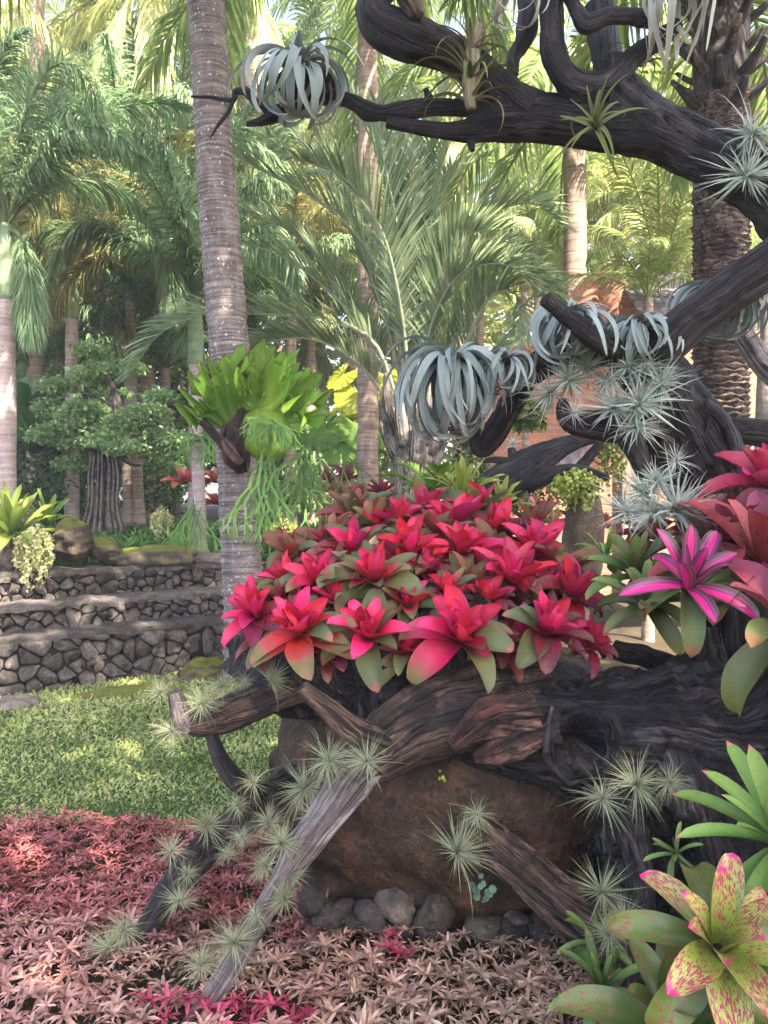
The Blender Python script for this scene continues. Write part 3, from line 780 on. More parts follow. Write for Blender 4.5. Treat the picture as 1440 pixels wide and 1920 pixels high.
part_limb('limb', m_dark, tree, [(730, -30, 3.0, 26), (702, 0, 3.0, 30), (706, 38, 3.0, 36), (760, 68, 3.02, 42), (830, 95, 3.05, 36), (890, 130, 3.06, 33), (940, 175, 3.08, 34), (990, 215, 3.08, 38)], nu=110, nv=36, ridge=.08, lump=.12, seed=7)
part_limb('limb', m_brown, tree, [(745, -40, 2.92, 24), (765, -5, 2.92, 24), (782, 32, 2.92, 14)], nu=20, nv=20, seed=8)
part_limb('limb', m_dark, tree, [(1030, -25, 3.02, 22), (1036, 40, 3.0, 24), (1042, 105, 2.99, 26), (1066, 150, 2.98, 30), (1112, 168, 2.98, 32), (1150, 150, 2.98, 27), (1180, 112, 2.98, 22), (1225, 80, 2.97, 20), (1272, 50, 2.96, 17)], nu=120, nv=32, ridge=.10, lump=.15, lf=8, seed=9)
part_limb('limb', m_dark, tree, [(992, -30, 3.1, 24), (990, 30, 3.1, 20), (985, 70, 3.1, 17), (966, 105, 3.1, 13), (962, 140, 3.1, 10)], nu=50, nv=20, lump=.25, lf=12, seed=10)
part_limb('limb', m_dark, tree, [(1062, -20, 2.95, 15), (1082, 22, 2.95, 15), (1098, 46, 2.95, 16), (1140, 30, 2.95, 15), (1185, 32, 2.95, 15), (1228, 38, 2.95, 15)], nu=60, nv=20, lump=.2, lf=14, seed=11)
part_limb('limb', m_dark, tree, [(1120, 10, 3.15, 30), (1130, 60, 3.15, 28), (1140, 130, 3.12, 28)], nu=30, nv=20, lump=.15, seed=12)
part_limb('beam', m_beam, tree, [(1580, 395, 2.5, 62), (1470, 478, 2.6, 58), (1330, 575, 2.7, 52), (1240, 650, 2.78, 56), (1165, 715, 2.85, 44)], nu=60, nv=40, ridge=.06, rf=5, lump=.05, seed=13, flat=0.75, warp=.05, gl=2)
part_limb('limb', m_dark, tree, [(1230, 690, 2.9, 45), (1160, 655, 2.92, 36), (1090, 655, 2.95, 36), (1030, 676, 2.98, 30), (985, 712, 3.0, 26), (955, 765, 3.0, 24), (925, 815, 3.0, 24), (902, 840, 3.0, 20), (888, 812, 3.0, 14), (872, 780, 3.0, 12)], nu=130, nv=30, ridge=.09, lump=.12, seed=14)
part_limb('limb', m_dark, tree, [(1185, 668, 2.8, 26), (1120, 636, 2.68, 22), (1065, 596, 2.58, 18), (1022, 560, 2.54, 16)], nu=50, nv=24, ridge=.1, lump=.15, seed=15)
part_limb('limb', m_dark, tree, [(1240, 770, 2.9, 30), (1190, 800, 2.85, 30), (1120, 798, 2.82, 26), (1072, 790, 2.8, 20), (1056, 765, 2.8, 13), (1058, 748, 2.8, 9)], nu=60, nv=24, ridge=.1, lump=.2, seed=16)
part_limb('root', m_dark, tree, [(1320, 758, 2.85, 13), (1352, 785, 2.84, 13), (1372, 825, 2.84, 10), (1380, 880, 2.84, 6)], nu=40, nv=14, lump=.25, lf=20, seed=17)
part_limb('root', m_dark, tree, [(1330, 768, 2.85, 8), (1328, 790, 2.84, 5), (1322, 815, 2.84, 3)], nu=16, nv=8, lump=.2, seed=18)
part_limb('twig', m_dark, 'limb', [(1155, 140, 2.95, 5), (1147, 175, 2.94, 3.5), (1143, 205, 2.94, 2)], nu=14, nv=8, lump=.3, seed=19)
part_limb('limb', m_dark, tree, [(1545, 830, 3.1, 34), (1450, 814, 3.12, 30), (1375, 806, 3.12, 24), (1330, 800, 3.12, 14)], nu=40, nv=24, ridge=.1, seed=20)
part_limb('limb', m_grey_w, tree, [(1380, 600, 3.3, 17), (1402, 640, 3.3, 20), (1440, 690, 3.3, 22), (1500, 740, 3.25, 24)], nu=40, nv=20, lump=.15, seed=21)
part_limb('limb', m_dark, tree, [(1245, 735, 2.95, 22), (1262, 812, 2.9, 22), (1255, 860, 2.85, 16)], nu=30, nv=20, lump=.2, seed=22)
part_limb('root', m_dark, tree, [(1150, 780, 2.84, 30), (1185, 830, 2.82, 24), (1205, 880, 2.8, 14), (1225, 915, 2.8, 8)], nu=30, nv=20, lump=.25, seed=23)

# --- the low stump with its arms and legs
st = thing('driftwood_stump', 'massive dark driftwood stump with a hollow knot and root legs', 'driftwood', (0.8, 2.7, 0.0))
hole = P(1088, 1398, 2.42); hole2 = P(905, 1372, 2.5); hole3 = P(1230, 1625, 2.35)
part_limb('log', m_black, st, [(1720, 1440, 2.45, 340), (1560, 1440, 2.55, 250), (1420, 1420, 2.65, 200), (1300, 1405, 2.68, 165), (1180, 1380, 2.68, 125), (1080, 1372, 2.68, 112), (990, 1368, 2.68, 92), (910, 1366, 2.68, 76), (850, 1362, 2.68, 50)], nu=240, nv=190, ridge=.075, rf=3, lump=.28, lf=4.5, seed=31, gl=4, warp=.7, fine=.03, dents=((hole, .125, .2), (hole2, .085, .12)))
part_limb('splintered_end', m_red, 'log', [(1000, 1335, 2.52, 46), (930, 1345, 2.5, 40), (880, 1372, 2.49, 28), (848, 1402, 2.48, 14)], nu=50, nv=40, ridge=.35, rf=5, lump=.2, lf=14, seed=131)
part_limb('splintered_end', m_red, 'log', [(1040, 1360, 2.5, 30), (970, 1392, 2.47, 28), (920, 1412, 2.46, 20), (890, 1424, 2.46, 10)], nu=50, nv=40, ridge=.35, rf=5, lump=.2, lf=14, seed=132)
part_limb('knot_rim', m_black, 'log', [P_ for P_ in [(1046, 1330, 2.47, 9), (1030, 1370, 2.45, 11), (1036, 1424, 2.44, 12), (1076, 1456, 2.43, 14), (1122, 1450, 2.44, 12), (1150, 1415, 2.45, 12), (1150, 1365, 2.46, 14), (1128, 1336, 2.48, 11)]], nu=90, nv=24, ridge=.4, lump=.5, lf=24, fine=.15, seed=133)
part_limb('base', m_black, st, [(1250, 1330, 2.8, 120), (1300, 1480, 2.7, 190), (1330, 1620, 2.62, 220), (1370, 1800, 2.55, 260), (1400, 2050, 2.5, 300)], nu=160, nv=150, ridge=.10, rf=3, lump=.26, lf=4.5, seed=32, gl=4, warp=.7, fine=.03, dents=((hole3, .16, .22),))
part_limb('root', m_black, st, [(1120, 1470, 2.5, 36), (1170, 1540, 2.4, 34), (1195, 1620, 2.35, 28), (1200, 1720, 2.3, 26), (1190, 1860, 2.3, 34)], nu=70, nv=30, ridge=.2, lump=.2, seed=33)
part_limb('root', m_brown, st, [(862, 1540, 2.56, 22), (905, 1570, 2.52, 36), (975, 1628, 2.46, 43), (1050, 1690, 2.42, 52), (1130, 1735, 2.42, 66), (1230, 1790, 2.45, 70)], nu=110, nv=56, ridge=.16, rf=5, lump=.12, seed=34)
part_limb('crook', m_brown, st, [(1010, 1300, 2.75, 62), (900, 1320, 2.66, 78), (800, 1350, 2.6, 76), (735, 1385, 2.56, 66), (690, 1425, 2.53, 50), (668, 1456, 2.5, 34)], nu=120, nv=60, ridge=.06, rf=4, lump=.2, seed=35, warp=.2)
part_limb('leg', m_grey_w, st, [(752, 1352, 2.62, 34), (715, 1400, 2.55, 44), (680, 1440, 2.5, 44), (615, 1525, 2.44, 37), (560, 1600, 2.4, 31), (520, 1665, 2.37, 23), (478, 1735, 2.34, 20), (430, 1820, 2.29, 22), (375, 1905, 2.24, 24), (335, 1965, 2.2, 25)], nu=170, nv=56, ridge=.09, rf=4, lump=.12, lf=6, seed=36, warp=.1, gl=2.5)
part_limb('stub', m_brown, 'leg', [(720, 1392, 2.5, 34), (660, 1366, 2.47, 26), (610, 1325, 2.44, 20), (566, 1288, 2.42, 14)], nu=60, nv=26, ridge=.06, lump=.1, seed=37, gl=4)
part_limb('arm', m_brown, st, [(760, 1250, 2.85, 64), (640, 1262, 2.82, 48), (560, 1280, 2.8, 40), (480, 1315, 2.78, 36), (410, 1345, 2.76, 32), (352, 1360, 2.75, 22)], nu=100, nv=36, ridge=.12, lump=.13, seed=38)
part_limb('stub', m_grey_w, 'arm', [(352, 1368, 2.74, 22), (338, 1335, 2.73, 18), (328, 1298, 2.72, 13)], nu=24, nv=20, ridge=.15, lump=.2, seed=39)
part_limb('leg', m_dark, st, [(390, 1342, 2.74, 13), (402, 1395, 2.74, 15), (424, 1440, 2.74, 19), (448, 1468, 2.76, 22), (485, 1482, 2.8, 24)], nu=50, nv=20, ridge=.1, lump=.12, seed=40)
part_limb('leg', m_dark, st, [(600, 1440, 2.9, 26), (510, 1485, 2.84, 30), (440, 1550, 2.76, 30), (380, 1600, 2.7, 30), (330, 1655, 2.64, 27), (283, 1728, 2.57, 22), (240, 1800, 2.51, 17), (228, 1830, 2.5, 14)], nu=110, nv=30, ridge=.14, lump=.16, seed=41)
part_limb('root', m_dark, st, [(1150, 1215, 2.9, 22), (1210, 1230, 2.88, 22), (1262, 1262, 2.86, 26), (1310, 1300, 2.84, 34)], nu=50, nv=24, ridge=.2, lump=.3, lf=10, seed=42)
part_limb('root', m_black, st, [(1318, 1180, 2.75, 34), (1330, 1260, 2.72, 44), (1330, 1340, 2.68, 70)], nu=50, nv=36, ridge=.2, lump=.2, seed=43)
part_limb('root', m_black, st, [(1250, 1250, 2.7, 20), (1285, 1330, 2.6, 34), (1300, 1400, 2.55, 50)], nu=40, nv=30, ridge=.25, lump=.25, seed=44)
# bowl of wood and earth the pink plants sit in
V, Q, T = rock_mesh((0.62, 0.42, 0.30), 90, 40, 60, 6, .12)
mk('planting_bowl', V + np.array([0.12, 3.08, 0.95]), Q, T, m_black, st, {'grain': V * np.array([1, 1, .5])})

# --- dark fallen driftwood in the middle distance
fd = thing('fallen_driftwood', 'forked black driftwood lying behind the pink plants in front of the brick wall', 'driftwood', P(930, 930, 4.6))
part_limb('log', m_dark, fd, [(905, 945, 4.6, 40), (960, 895, 4.6, 38), (1010, 860, 4.6, 28), (1060, 835, 4.6, 18), (1112, 818, 4.6, 14)], nu=80, nv=30, ridge=.1, lump=.15, seed=51)
part_limb('fork', m_dark, fd, [(985, 905, 4.58, 22), (1040, 888, 4.55, 15), (1090, 880, 4.5, 10), (1140, 895, 4.5, 7)], nu=40, nv=18, lump=.2, seed=52)
part_limb('fork', m_dark, fd, [(1085, 880, 4.6, 12), (1110, 850, 4.6, 9), (1135, 815, 4.6, 5)], nu=30, nv=14, lump=.2, seed=53)
part_limb('fork', m_dark, fd, [(985, 880, 4.62, 14), (962, 868, 4.6, 9), (925, 862, 4.6, 6), (905, 866, 4.6, 3)], nu=30, nv=14, lump=.2, seed=54)

# ---------------------------------------------------------------- leaf shapes shared by the rosettes
pool('neo', 7, 3, lambda f, r, v: leaf_mesh('neo_leaf', 1, .43 + .06 * r.random(), 84 - 66 * f, 8 + 58 * f + r.normal() * 12, 1.3, .38 - .12 * f, .62, .55, 13, 7, .05, tipp=1.55, side=r.normal() * .08, twist=r.normal() * 12, tipcurl=35 * r.random(), wave=.006, seed=r.random() * 9))
pool('stripe', 6, 3, lambda f, r, v: leaf_mesh('stripe_leaf', 1, .27, 80 - 66 * f, 15 + 50 * f + r.normal() * 8, 1.3, .28, .45, .6, 12, 7, .05, side=r.normal() * .06, tipcurl=15))
pool('strap', 6, 3, lambda f, r, v: leaf_mesh('strap_leaf', 1, .15, 84 - 50 * f, 18 + 52 * f + r.normal() * 8, 1.5, .18, .4, .35, 11, 5, .03, side=r.normal() * .1, wave=.014, seed=r.random() * 9))
pool('big', 6, 3, lambda f, r, v: leaf_mesh('big_leaf', 1, .31, 78 - 62 * f, 20 + 72 * f + r.normal() * 9, 1.4, .24, .5, .55, 15, 7, .05, side=r.normal() * .07, wave=.005, seed=r.random() * 9, tipcurl=25))
pool('narrow', 6, 3, lambda f, r, v: leaf_mesh('narrow_leaf', 1, .17, 80 - 66 * f, 15 + 45 * f + r.normal() * 8, 1.3, .25, .35, .6, 10, 5, .05, side=r.normal() * .06))
pool('ribbon', 6, 4, lambda f, r, v: leaf_mesh('ribbon_leaf', 1, .125, 86 - 50 * f, 190 + 65 * f + r.normal() * 22, .85, .2, .3, .8, 17, 3, .03, side=r.normal() * .14, twist=r.normal() * 45, taper=True))
pool('hang', 6, 4, lambda f, r, v: leaf_mesh('ribbon_leaf', 1, .095, 84 - 62 * f, 190 - 50 * f + r.normal() * 16, .8, .2, .3, .8, 19, 3, .03, side=r.normal() * .10, twist=r.normal() * 25, taper=True, hold=.55, tex=.5))
pool('ball', 6, 4, lambda f, r, v: leaf_mesh('ribbon_leaf', 1, .105, 86 - 56 * f + r.normal() * 5, 215 + 30 * f + r.normal() * 30, .85, .25, .3, .8, 21, 3, .03, side=r.normal() * .2, twist=r.normal() * 50, taper=True, tex=.5))
pool('arch', 6, 4, lambda f, r, v: leaf_mesh('arching_leaf', 1, .095, 80 - 45 * f, 55 + 75 * f + r.normal() * 14, 1.2, .35, .3, .9, 14, 3, .02, side=r.normal() * .12, taper=True))

PK = (0.64, 0.011, 0.066); PK2 = (0.74, 0.04, 0.125); CR = (0.26, 0.006, 0.028); OL = (0.17, 0.18, 0.06); GR = (0.13, 0.165, 0.075); BG = (0.17, 0.03, 0.04)
m_pink = mat_leaf('pink_leaf', [(0.0, CR), (.3, PK), (.75, PK2), (1.0, PK)], hue=.014, val=.35, trans=.12, rough=.34, spec=.45)
m_pinkg = mat_leaf('pink_green_leaf', [(0.0, CR), (.35, PK), (.62, (0.46, 0.05, 0.08)), (.85, OL), (1.0, (0.3, 0.14, 0.08))], hue=.02, val=.3)
m_greenp = mat_leaf('olive_leaf', [(0.0, (0.35, 0.03, 0.06)), (.25, (0.2, 0.1, 0.06)), (.42, OL), (.88, GR), (1.0, (0.4, 0.12, 0.1))], hue=.02, val=.3)
m_burg = mat_leaf('burgundy_leaf', [(0.0, CR), (.4, (0.36, 0.03, 0.06)), (.75, BG), (1.0, (0.3, 0.09, 0.07))], hue=.02, val=.3, rough=.28, spec=.55)
m_rust = mat_leaf('rust_leaf', [(0.0, CR), (.4, (0.33, 0.07, 0.05)), (.8, (0.22, 0.10, 0.045)), (1.0, (0.36, 0.08, 0.06))], hue=.02, val=.3)

def pinkf(kind):
    def f(x, r):
        u = r.random()
        if kind == 'hot':  return m_pink if x < .64 else (m_pinkg if u < .25 else m_greenp)
        if kind == 'all':  return m_pink if x < .72 else (m_burg if u < .7 else m_greenp)
        if kind == 'dark': return m_pink if x < .48 else (m_burg if u < .6 else (m_pinkg if u < .8 else m_greenp))
        if kind == 'green': return m_pink if x < .35 else (m_pinkg if x < .6 else m_greenp)
        if kind == 'rust': return m_pinkg if x < .25 else (m_rust if u < .75 else m_greenp)
    return f
G = 'pink bromeliads massed on the driftwood stump'
PB = [  # px, py, depth, leaf length px, tilt to viewer, sideways tilt, tint, leaves, label
    (472, 1125, 2.72, 92, .75, -.55, 'all', 15, 'pink bromeliad at the far end of the front row by the palm trunk'),
    (556, 1150, 2.58, 122, .75, -.25, 'hot', 17, 'bright red pink bromeliad in the front row above the driftwood arm'),
    (688, 1158, 2.56, 122, .85, -.05, 'hot', 17, 'pink bromeliad with pale green tips above the cut stub'),
    (866, 1160, 2.52, 138, .85, .05, 'hot', 18, 'largest hot pink bromeliad in the middle of the front row'),
    (1032, 1150, 2.6, 118, .65, .25, 'dark', 17, 'pink bromeliad with dark purple outer leaves above the splintered log end'),
    (1112, 1180, 2.66, 92, .5, .6, 'dark', 14, 'dusky purple bromeliad hanging at the log end of the front row'),
    (592, 1058, 2.8, 96, .6, -.4, 'dark', 15, 'muted pink bromeliad in the second row behind the bright red one'),
    (700, 1052, 2.76, 110, .6, -.1, 'green', 17, 'pink bromeliad ringed by olive leaves in the second row'),
    (838, 1086, 2.72, 74, .7, 0, 'green', 15, 'small pale pink bromeliad tucked between two olive leafed ones'),
    (960, 1052, 2.8, 116, .55, .1, 'all', 17, 'crimson bromeliad with cupped dark leaves in the second row'),
    (1082, 1082, 2.76, 104, .5, .4, 'dark', 16, 'crimson bromeliad at the end of the second row by the striped one'),
    (528, 1060, 2.9, 80, .4, -.6, 'dark', 13, 'small dusky bromeliad leaning out beside the palm trunk'),
    (770, 1000, 2.95, 96, .45, 0, 'all', 15, 'magenta bromeliad in the third row centre'),
    (660, 1000, 3.0, 92, .4, -.2, 'dark', 14, 'dark leafed pink bromeliad in the third row'),
    (868, 1000, 2.95, 98, .45, .05, 'all', 15, 'red bromeliad with upright petals in the third row'),
    (1010, 1000, 3.0, 100, .35, .35, 'all', 15, 'pink bromeliad leaning towards the standing stone'),
    (608, 985, 3.15, 90, .3, -.4, 'rust', 13, 'rusty brown bromeliad at the back beside the elkhorn fern'),
    (698, 958, 3.25, 96, .25, -.15, 'rust', 13, 'tall rust and olive bromeliad at the crest of the mound'),
    (748, 948, 3.3, 84, .25, 0, 'all', 13, 'pink bromeliad at the crest below the silver palm'),
    (856, 950, 3.3, 100, .3, .1, 'all', 15, 'bright pink bromeliad at the crest below the green bromeliads'),
    (935, 965, 3.25, 88, .3, .2, 'dark', 13, 'dark pink bromeliad at the crest beside the fallen driftwood'),
    (1000, 960, 3.3, 70, .2, .3, 'rust', 11, 'small brown bromeliad at the end of the crest'),
    (800, 1040, 2.9, 84, .6, 0, 'dark', 13, 'dusky bromeliad half buried in the middle of the mound'),
    (915, 1100, 2.74, 80, .6, .1, 'dark', 13, 'dark bromeliad half hidden behind the largest pink one'),
    (630, 1100, 2.74, 80, .6, -.2, 'green', 13, 'olive leafed bromeliad half hidden behind the front row'),
    (765, 1105, 2.72, 80, .65, 0, 'green', 14, 'green tipped bromeliad between the front row pink ones'),
]
HID = ['dusky bromeliad wedged behind the farthest front row plant by the palm trunk',
       'olive bromeliad peeping out below the bright red pink front plant',
       'olive leaves of a bromeliad between the stub plant and the largest pink one',
       'dark bromeliad peeping out beside the largest front plant towards the log',
       'dim bromeliad between the crimson one with cupped leaves and the row end',
       'brown olive bromeliad on the palm side slope of the mound',
       'shaded bromeliad behind the plant ringed by olive leaves',
       'dark pink bromeliad between the two crest slopes in the third row',
       'low rusty bromeliad just under the crest behind the red upright one',
       'small olive bromeliad behind the crimson cupped one',
       'shaded purple bromeliad beside the red upright one',
       'dusky bromeliad at the slope facing the standing stone',
       'olive purple bromeliad above the dark purple front plant',
       'brown bromeliad on the back of the crest nearest the slim trunk',
       'rusty bromeliad on the back of the crest under the silver palm',
       'olive brown bromeliad on the back of the crest by the lime plants',
       'drooping dark bromeliad over the splintered log end',
       'dusky bromeliad drooping over the start of the driftwood arm',
       'shaded olive bromeliad in the very middle of the mound',
       'small dusky bromeliad just above the small pale pink one']
for hk, (px, py, d) in enumerate([(520, 1095, 2.82), (620, 1190, 2.66), (760, 1190, 2.62), (945, 1190, 2.64), (985, 1100, 2.84), (545, 1010, 3.05), (640, 1055, 2.92), (735, 1010, 2.98), (820, 975, 3.12), (905, 1045, 2.92), (925, 1010, 3.05), (1055, 1040, 2.95), (1040, 1085, 2.84), (660, 935, 3.45), (795, 930, 3.45), (900, 925, 3.45), (975, 1165, 2.7), (500, 1170, 2.74), (720, 1100, 2.8), (880, 1075, 2.8)]):
    PB.append((px, py, d, 88 if py < 1150 else 84, .55 if py > 1000 else .25, (px - 790) / 700.0, ('dark', 'green', 'dark', 'rust')[(px + py) % 4], 13, HID[hk]))
for k, (px, py, d, lp, ty, tx, tint, n, lab) in enumerate(PB):
    ax = np.array([tx, -ty, 1.0])
    c = P(px, py + 12, d) - nrm(ax) * lp * d / FPX * 0.28
    rosette('pink_bromeliad', lab, 'bromeliad', c, ax, n + 7, lp * d / FPX * (.86 if lp > 110 else .95), 'neo', pinkf(tint), G, seed=k + 3, wild=10.0, jitter=14)

# magenta striped bromeliad and the big reddish ones on the other side
def mat_striped():
    m, nt, n, l = newmat('striped_leaf')
    a = attr(n, 'uvw'); sx = n.new('ShaderNodeSeparateXYZ'); l.new(a.outputs['Vector'], sx.inputs[0])
    ay = math_n(n, l, 'ABSOLUTE', sx.outputs[1]); oi = n.new('ShaderNodeObjectInfo')
    w = noise(n, l, mapping(n, l, a.outputs['Vector'], (1.5, 9, 1)), 2.0, 3)
    y = math_n(n, l, 'ADD', ay, math_n(n, l, 'MULTIPLY_ADD', w, .5, -.25))
    r = ramp(n, [(0.0, (0.70, 0.02, 0.20)), (.30, (0.78, 0.045, 0.27)), (.45, (0.22, 0.012, 0.09)), (.62, (0.30, 0.10, 0.2)), (.8, (0.11, 0.02, 0.06)), (1.0, (0.15, 0.1, 0.08))])
    l.new(y, r.inputs[0])
    hs = n.new('ShaderNodeHueSaturation'); l.new(r.outputs[0], hs.inputs['Color']); l.new(remap(n, l, oi.outputs['Random'], 0, 1, .75, 1.15), hs.inputs['Value'])
    finish(n, l, hs.outputs[0], 0.27, .55, w, .2, .004, .12); return m
m_str = mat_striped()
m_maro = mat_leaf('maroon_leaf', [(0, (0.16, 0.016, 0.03)), (.4, (0.26, 0.035, 0.05)), (.8, (0.33, 0.05, 0.075)), (1, (0.42, 0.06, 0.1))], rough=.28, spec=.55, hue=.02)
m_magen = mat_leaf('magenta_leaf', [(0, (0.25, 0.01, 0.05)), (.4, (0.5, 0.02, 0.12)), (.8, (0.55, 0.05, 0.16)), (1, (0.4, 0.02, 0.08))], rough=.28, spec=.55)
m_gre = mat_leaf('green_leaf', [(0, (0.05, 0.09, 0.02)), (.4, (0.09, 0.17, 0.03)), (.9, (0.16, 0.26, 0.05)), (1, (0.3, 0.25, 0.08))], rough=.3, spec=.5, hue=.02)
m_oli2 = mat_leaf('olive_strap', [(0, (0.05, 0.06, 0.02)), (.5, (0.10, 0.12, 0.035)), (.9, (0.17, 0.2, 0.05)), (1, (0.3, 0.12, 0.06))], rough=.32, spec=.5, hue=.02)
rosette('striped_bromeliad', 'magenta bromeliad with dark striped leaves beside the pink mound', 'bromeliad', P(1290, 1098, 2.28), (-.05, -.8, 1), 14, .22, 'stripe', lambda f, r: m_str if f < .9 else m_oli2, seed=41, scl=(.7, 1.0))
rosette('maroon_bromeliad', 'large glossy maroon bromeliad at the frame edge behind the striped one', 'bromeliad', P(1440, 1075, 2.4), (-.2, -.4, 1), 19, .40, 'big', lambda f, r: m_maro if r.random() < .65 else (m_magen if f < .6 else m_oli2), seed=43, scl=(.7, 1))
rosette('magenta_bromeliad', 'deep magenta bromeliad above the maroon one at the frame edge', 'bromeliad', P(1452, 915, 2.6), (-.2, -.3, 1), 15, .27, 'neo', lambda f, r: m_magen, seed=44)
rosette('olive_bromeliad', 'dark olive bromeliad between the pink mound and the striped one', 'bromeliad', P(1195, 1080, 2.66), (-.4, -.4, 1), 18, .23, 'stripe', lambda f, r: m_oli2 if r.random() < .7 else m_gre, seed=45)
rosette('olive_bromeliad', 'green bromeliad under the striped one with leaves over the dark root', 'bromeliad', P(1215, 1135, 2.5), (-.35, -.5, 1), 16, .21, 'stripe', lambda f, r: m_oli2 if r.random() < .6 else m_gre, seed=48)
rosette('maroon_bromeliad', 'reddish maroon bromeliad just behind the striped one', 'bromeliad', P(1360, 1030, 2.6), (-.1, -.3, 1), 15, .3, 'big', lambda f, r: m_maro if r.random() < .8 else m_oli2, seed=49, scl=(.7, 1))
rosette('brown_bromeliad', 'brownish red bromeliad under the hanging air plants', 'bromeliad', P(1225, 1010, 2.85), (-.1, -.1, 1), 12, .20, 'neo', lambda f, r: m_rust if r.random() < .5 else m_maro, seed=46)
rosette('drooping_bromeliad', 'olive green bromeliad with long leaves drooping over the black stump', 'bromeliad', P(1500, 1190, 2.15), (-.35, -.45, 1), 12, .36, 'big', lambda f, r: m_oli2 if f > .4 else m_maro, seed=47)

# ---------------------------------------------------------------- speckled and green plants at the near corner
def mat_speckle(name, tipr=True, dens=(.48, .55), green=(0.22, 0.34, 0.05), yel=(0.44, 0.48, 0.12)):
    m, nt, n, l = newmat(name)
    a = attr(n, 'uvw'); sx = n.new('ShaderNodeSeparateXYZ'); l.new(a.outputs['Vector'], sx.inputs[0])
    tc = n.new('ShaderNodeTexCoord'); oi = n.new('ShaderNodeObjectInfo')
    sp = noise(n, l, mapping(n, l, a.outputs['Vector'], (9, 7, 1)), 1.7, 3, .6, .8)
    sp2 = noise(n, l, tc.outputs['Object'], 7.0, 2)
    d = math_n(n, l, 'ADD', sp, math_n(n, l, 'MULTIPLY_ADD', sp2, .35, -.17))
    d = math_n(n, l, 'ADD', d, math_n(n, l, 'MULTIPLY_ADD', sx.outputs[0], .14, -.08))
    r = ramp(n, [(0, green), (.45, green), (.8, yel), (1, yel)]); l.new(math_n(n, l, 'ADD', sx.outputs[0], math_n(n, l, 'MULTIPLY_ADD', sp2, .6, -.3)), r.inputs[0])
    c = mixc(n, l, remap(n, l, d, dens[0], dens[1], 0, .95), r.outputs[0], (0.32, 0.03, 0.075))
    if tipr:
        tp = math_n(n, l, 'ADD', sx.outputs[0], math_n(n, l, 'MULTIPLY_ADD', sp, .06, -.03))
        c = mixc(n, l, remap(n, l, tp, .9, .95, 0, 1), c, (0.8, 0.03, 0.2))
    hs = n.new('ShaderNodeHueSaturation'); l.new(c, hs.inputs['Color']); l.new(remap(n, l, oi.outputs['Random'], 0, 1, .8, 1.1), hs.inputs['Value'])
    finish(n, l, hs.outputs[0], .35, .45, sp, .1, .003, .2); return m
m_spk = mat_speckle('speckled_leaf')
m_spk2 = mat_speckle('faint_speckled_leaf', False, (.56, .66), (0.08, 0.14, 0.03), (0.17, 0.24, 0.05))
rosette('speckled_bromeliad', 'yellow green bromeliad speckled maroon with pink leaf tips at the near corner', 'bromeliad', P(1348, 1778, 1.62), (-.1, -.7, 1), 18, .25, 'big', lambda f, r: m_spk if f < .75 else m_spk2, seed=61, scl=(.65, 1.0))
rosette('broad_bromeliad', 'broad leafed green bromeliad with faint marks below the speckled one', 'bromeliad', P(1262, 1930, 1.66), (-.1, -.5, 1), 12, .25, 'big', lambda f, r: m_spk2, seed=62, scl=(.75, 1.0))
def mat_pinktip():
    m = mat_leaf('pink_tipped_leaf', [(0, (0.07, 0.14, 0.02)), (.5, (0.12, 0.24, 0.035)), (1, (0.2, 0.32, 0.06))], rough=.3, spec=.5, hue=.015, val=.25, tipcol=(0.75, 0.05, 0.15), tipr=(.945, .97))
    return m
m_ptip = mat_pinktip()
rosette('pink_tipped_bromeliad', 'glossy green bromeliad with tiny pink leaf tips against the black stump', 'bromeliad', P(1470, 1585, 1.85), (-.35, -.35, 1), 18, .29, 'narrow', lambda f, r: m_ptip, seed=63, scl=(.7, 1.0))
rosette('green_bromeliad', 'small bright green bromeliad rooted at the edge of the tan ground cover', 'bromeliad', P(1128, 1850, 2.0), (-.15, -.35, 1), 15, .165, 'narrow', lambda f, r: m_gre, seed=64, scl=(.6, 1.0))
shoot = rosette('green_bromeliad', 'green bromeliad shoot on a bare stem above the speckled leaves', 'bromeliad', P(1268, 1600, 1.9), (-.55, -.2, .8), 9, .09, 'narrow', lambda f, r: m_gre, seed=65, scl=(.6, 1.0))
rosette('green_bromeliad', 'dark green bromeliad between the air plants and the speckled one', 'bromeliad', P(1120, 1765, 2.15), (-.2, -.3, 1), 10, .13, 'narrow', lambda f, r: m_gre, seed=66, scl=(.6, 1.0))
a = Acc(); limb(a, [(1450, 1640, 1.8, 8), (1360, 1648, 1.84, 7), (1300, 1628, 1.88, 6), (1266, 1600, 1.9, 6)], nu=30, nv=10, lump=.05)
so = a.mk('stem', m_gre, None); sl = Matrix.LocRotScale(shoot.location, shoot.rotation_euler, None)
so.parent = shoot; so.matrix_parent_inverse = sl.inverted()
sb = thing('support_log', 'dark wooden block that the speckled plants are rooted in', 'driftwood', (0.75, 1.75, 0.0))
part_limb('block', m_black, sb, [(1440, 2360, 1.75, 190), (1430, 2200, 1.75, 200), (1420, 2040, 1.74, 170), (1415, 1930, 1.74, 110)], nu=50, nv=40, ridge=.2, lump=.15, seed=71)
sb2 = thing('support_log', 'dark post behind the pink tipped plant at the frame edge', 'driftwood', (1.02, 1.98, 0.0))
part_limb('post', m_black, sb2, [(1480, 2040, 1.98, 110), (1490, 1850, 1.98, 100), (1500, 1690, 1.98, 85), (1500, 1610, 1.97, 55)], nu=50, nv=40, ridge=.2, lump=.15, seed=72)

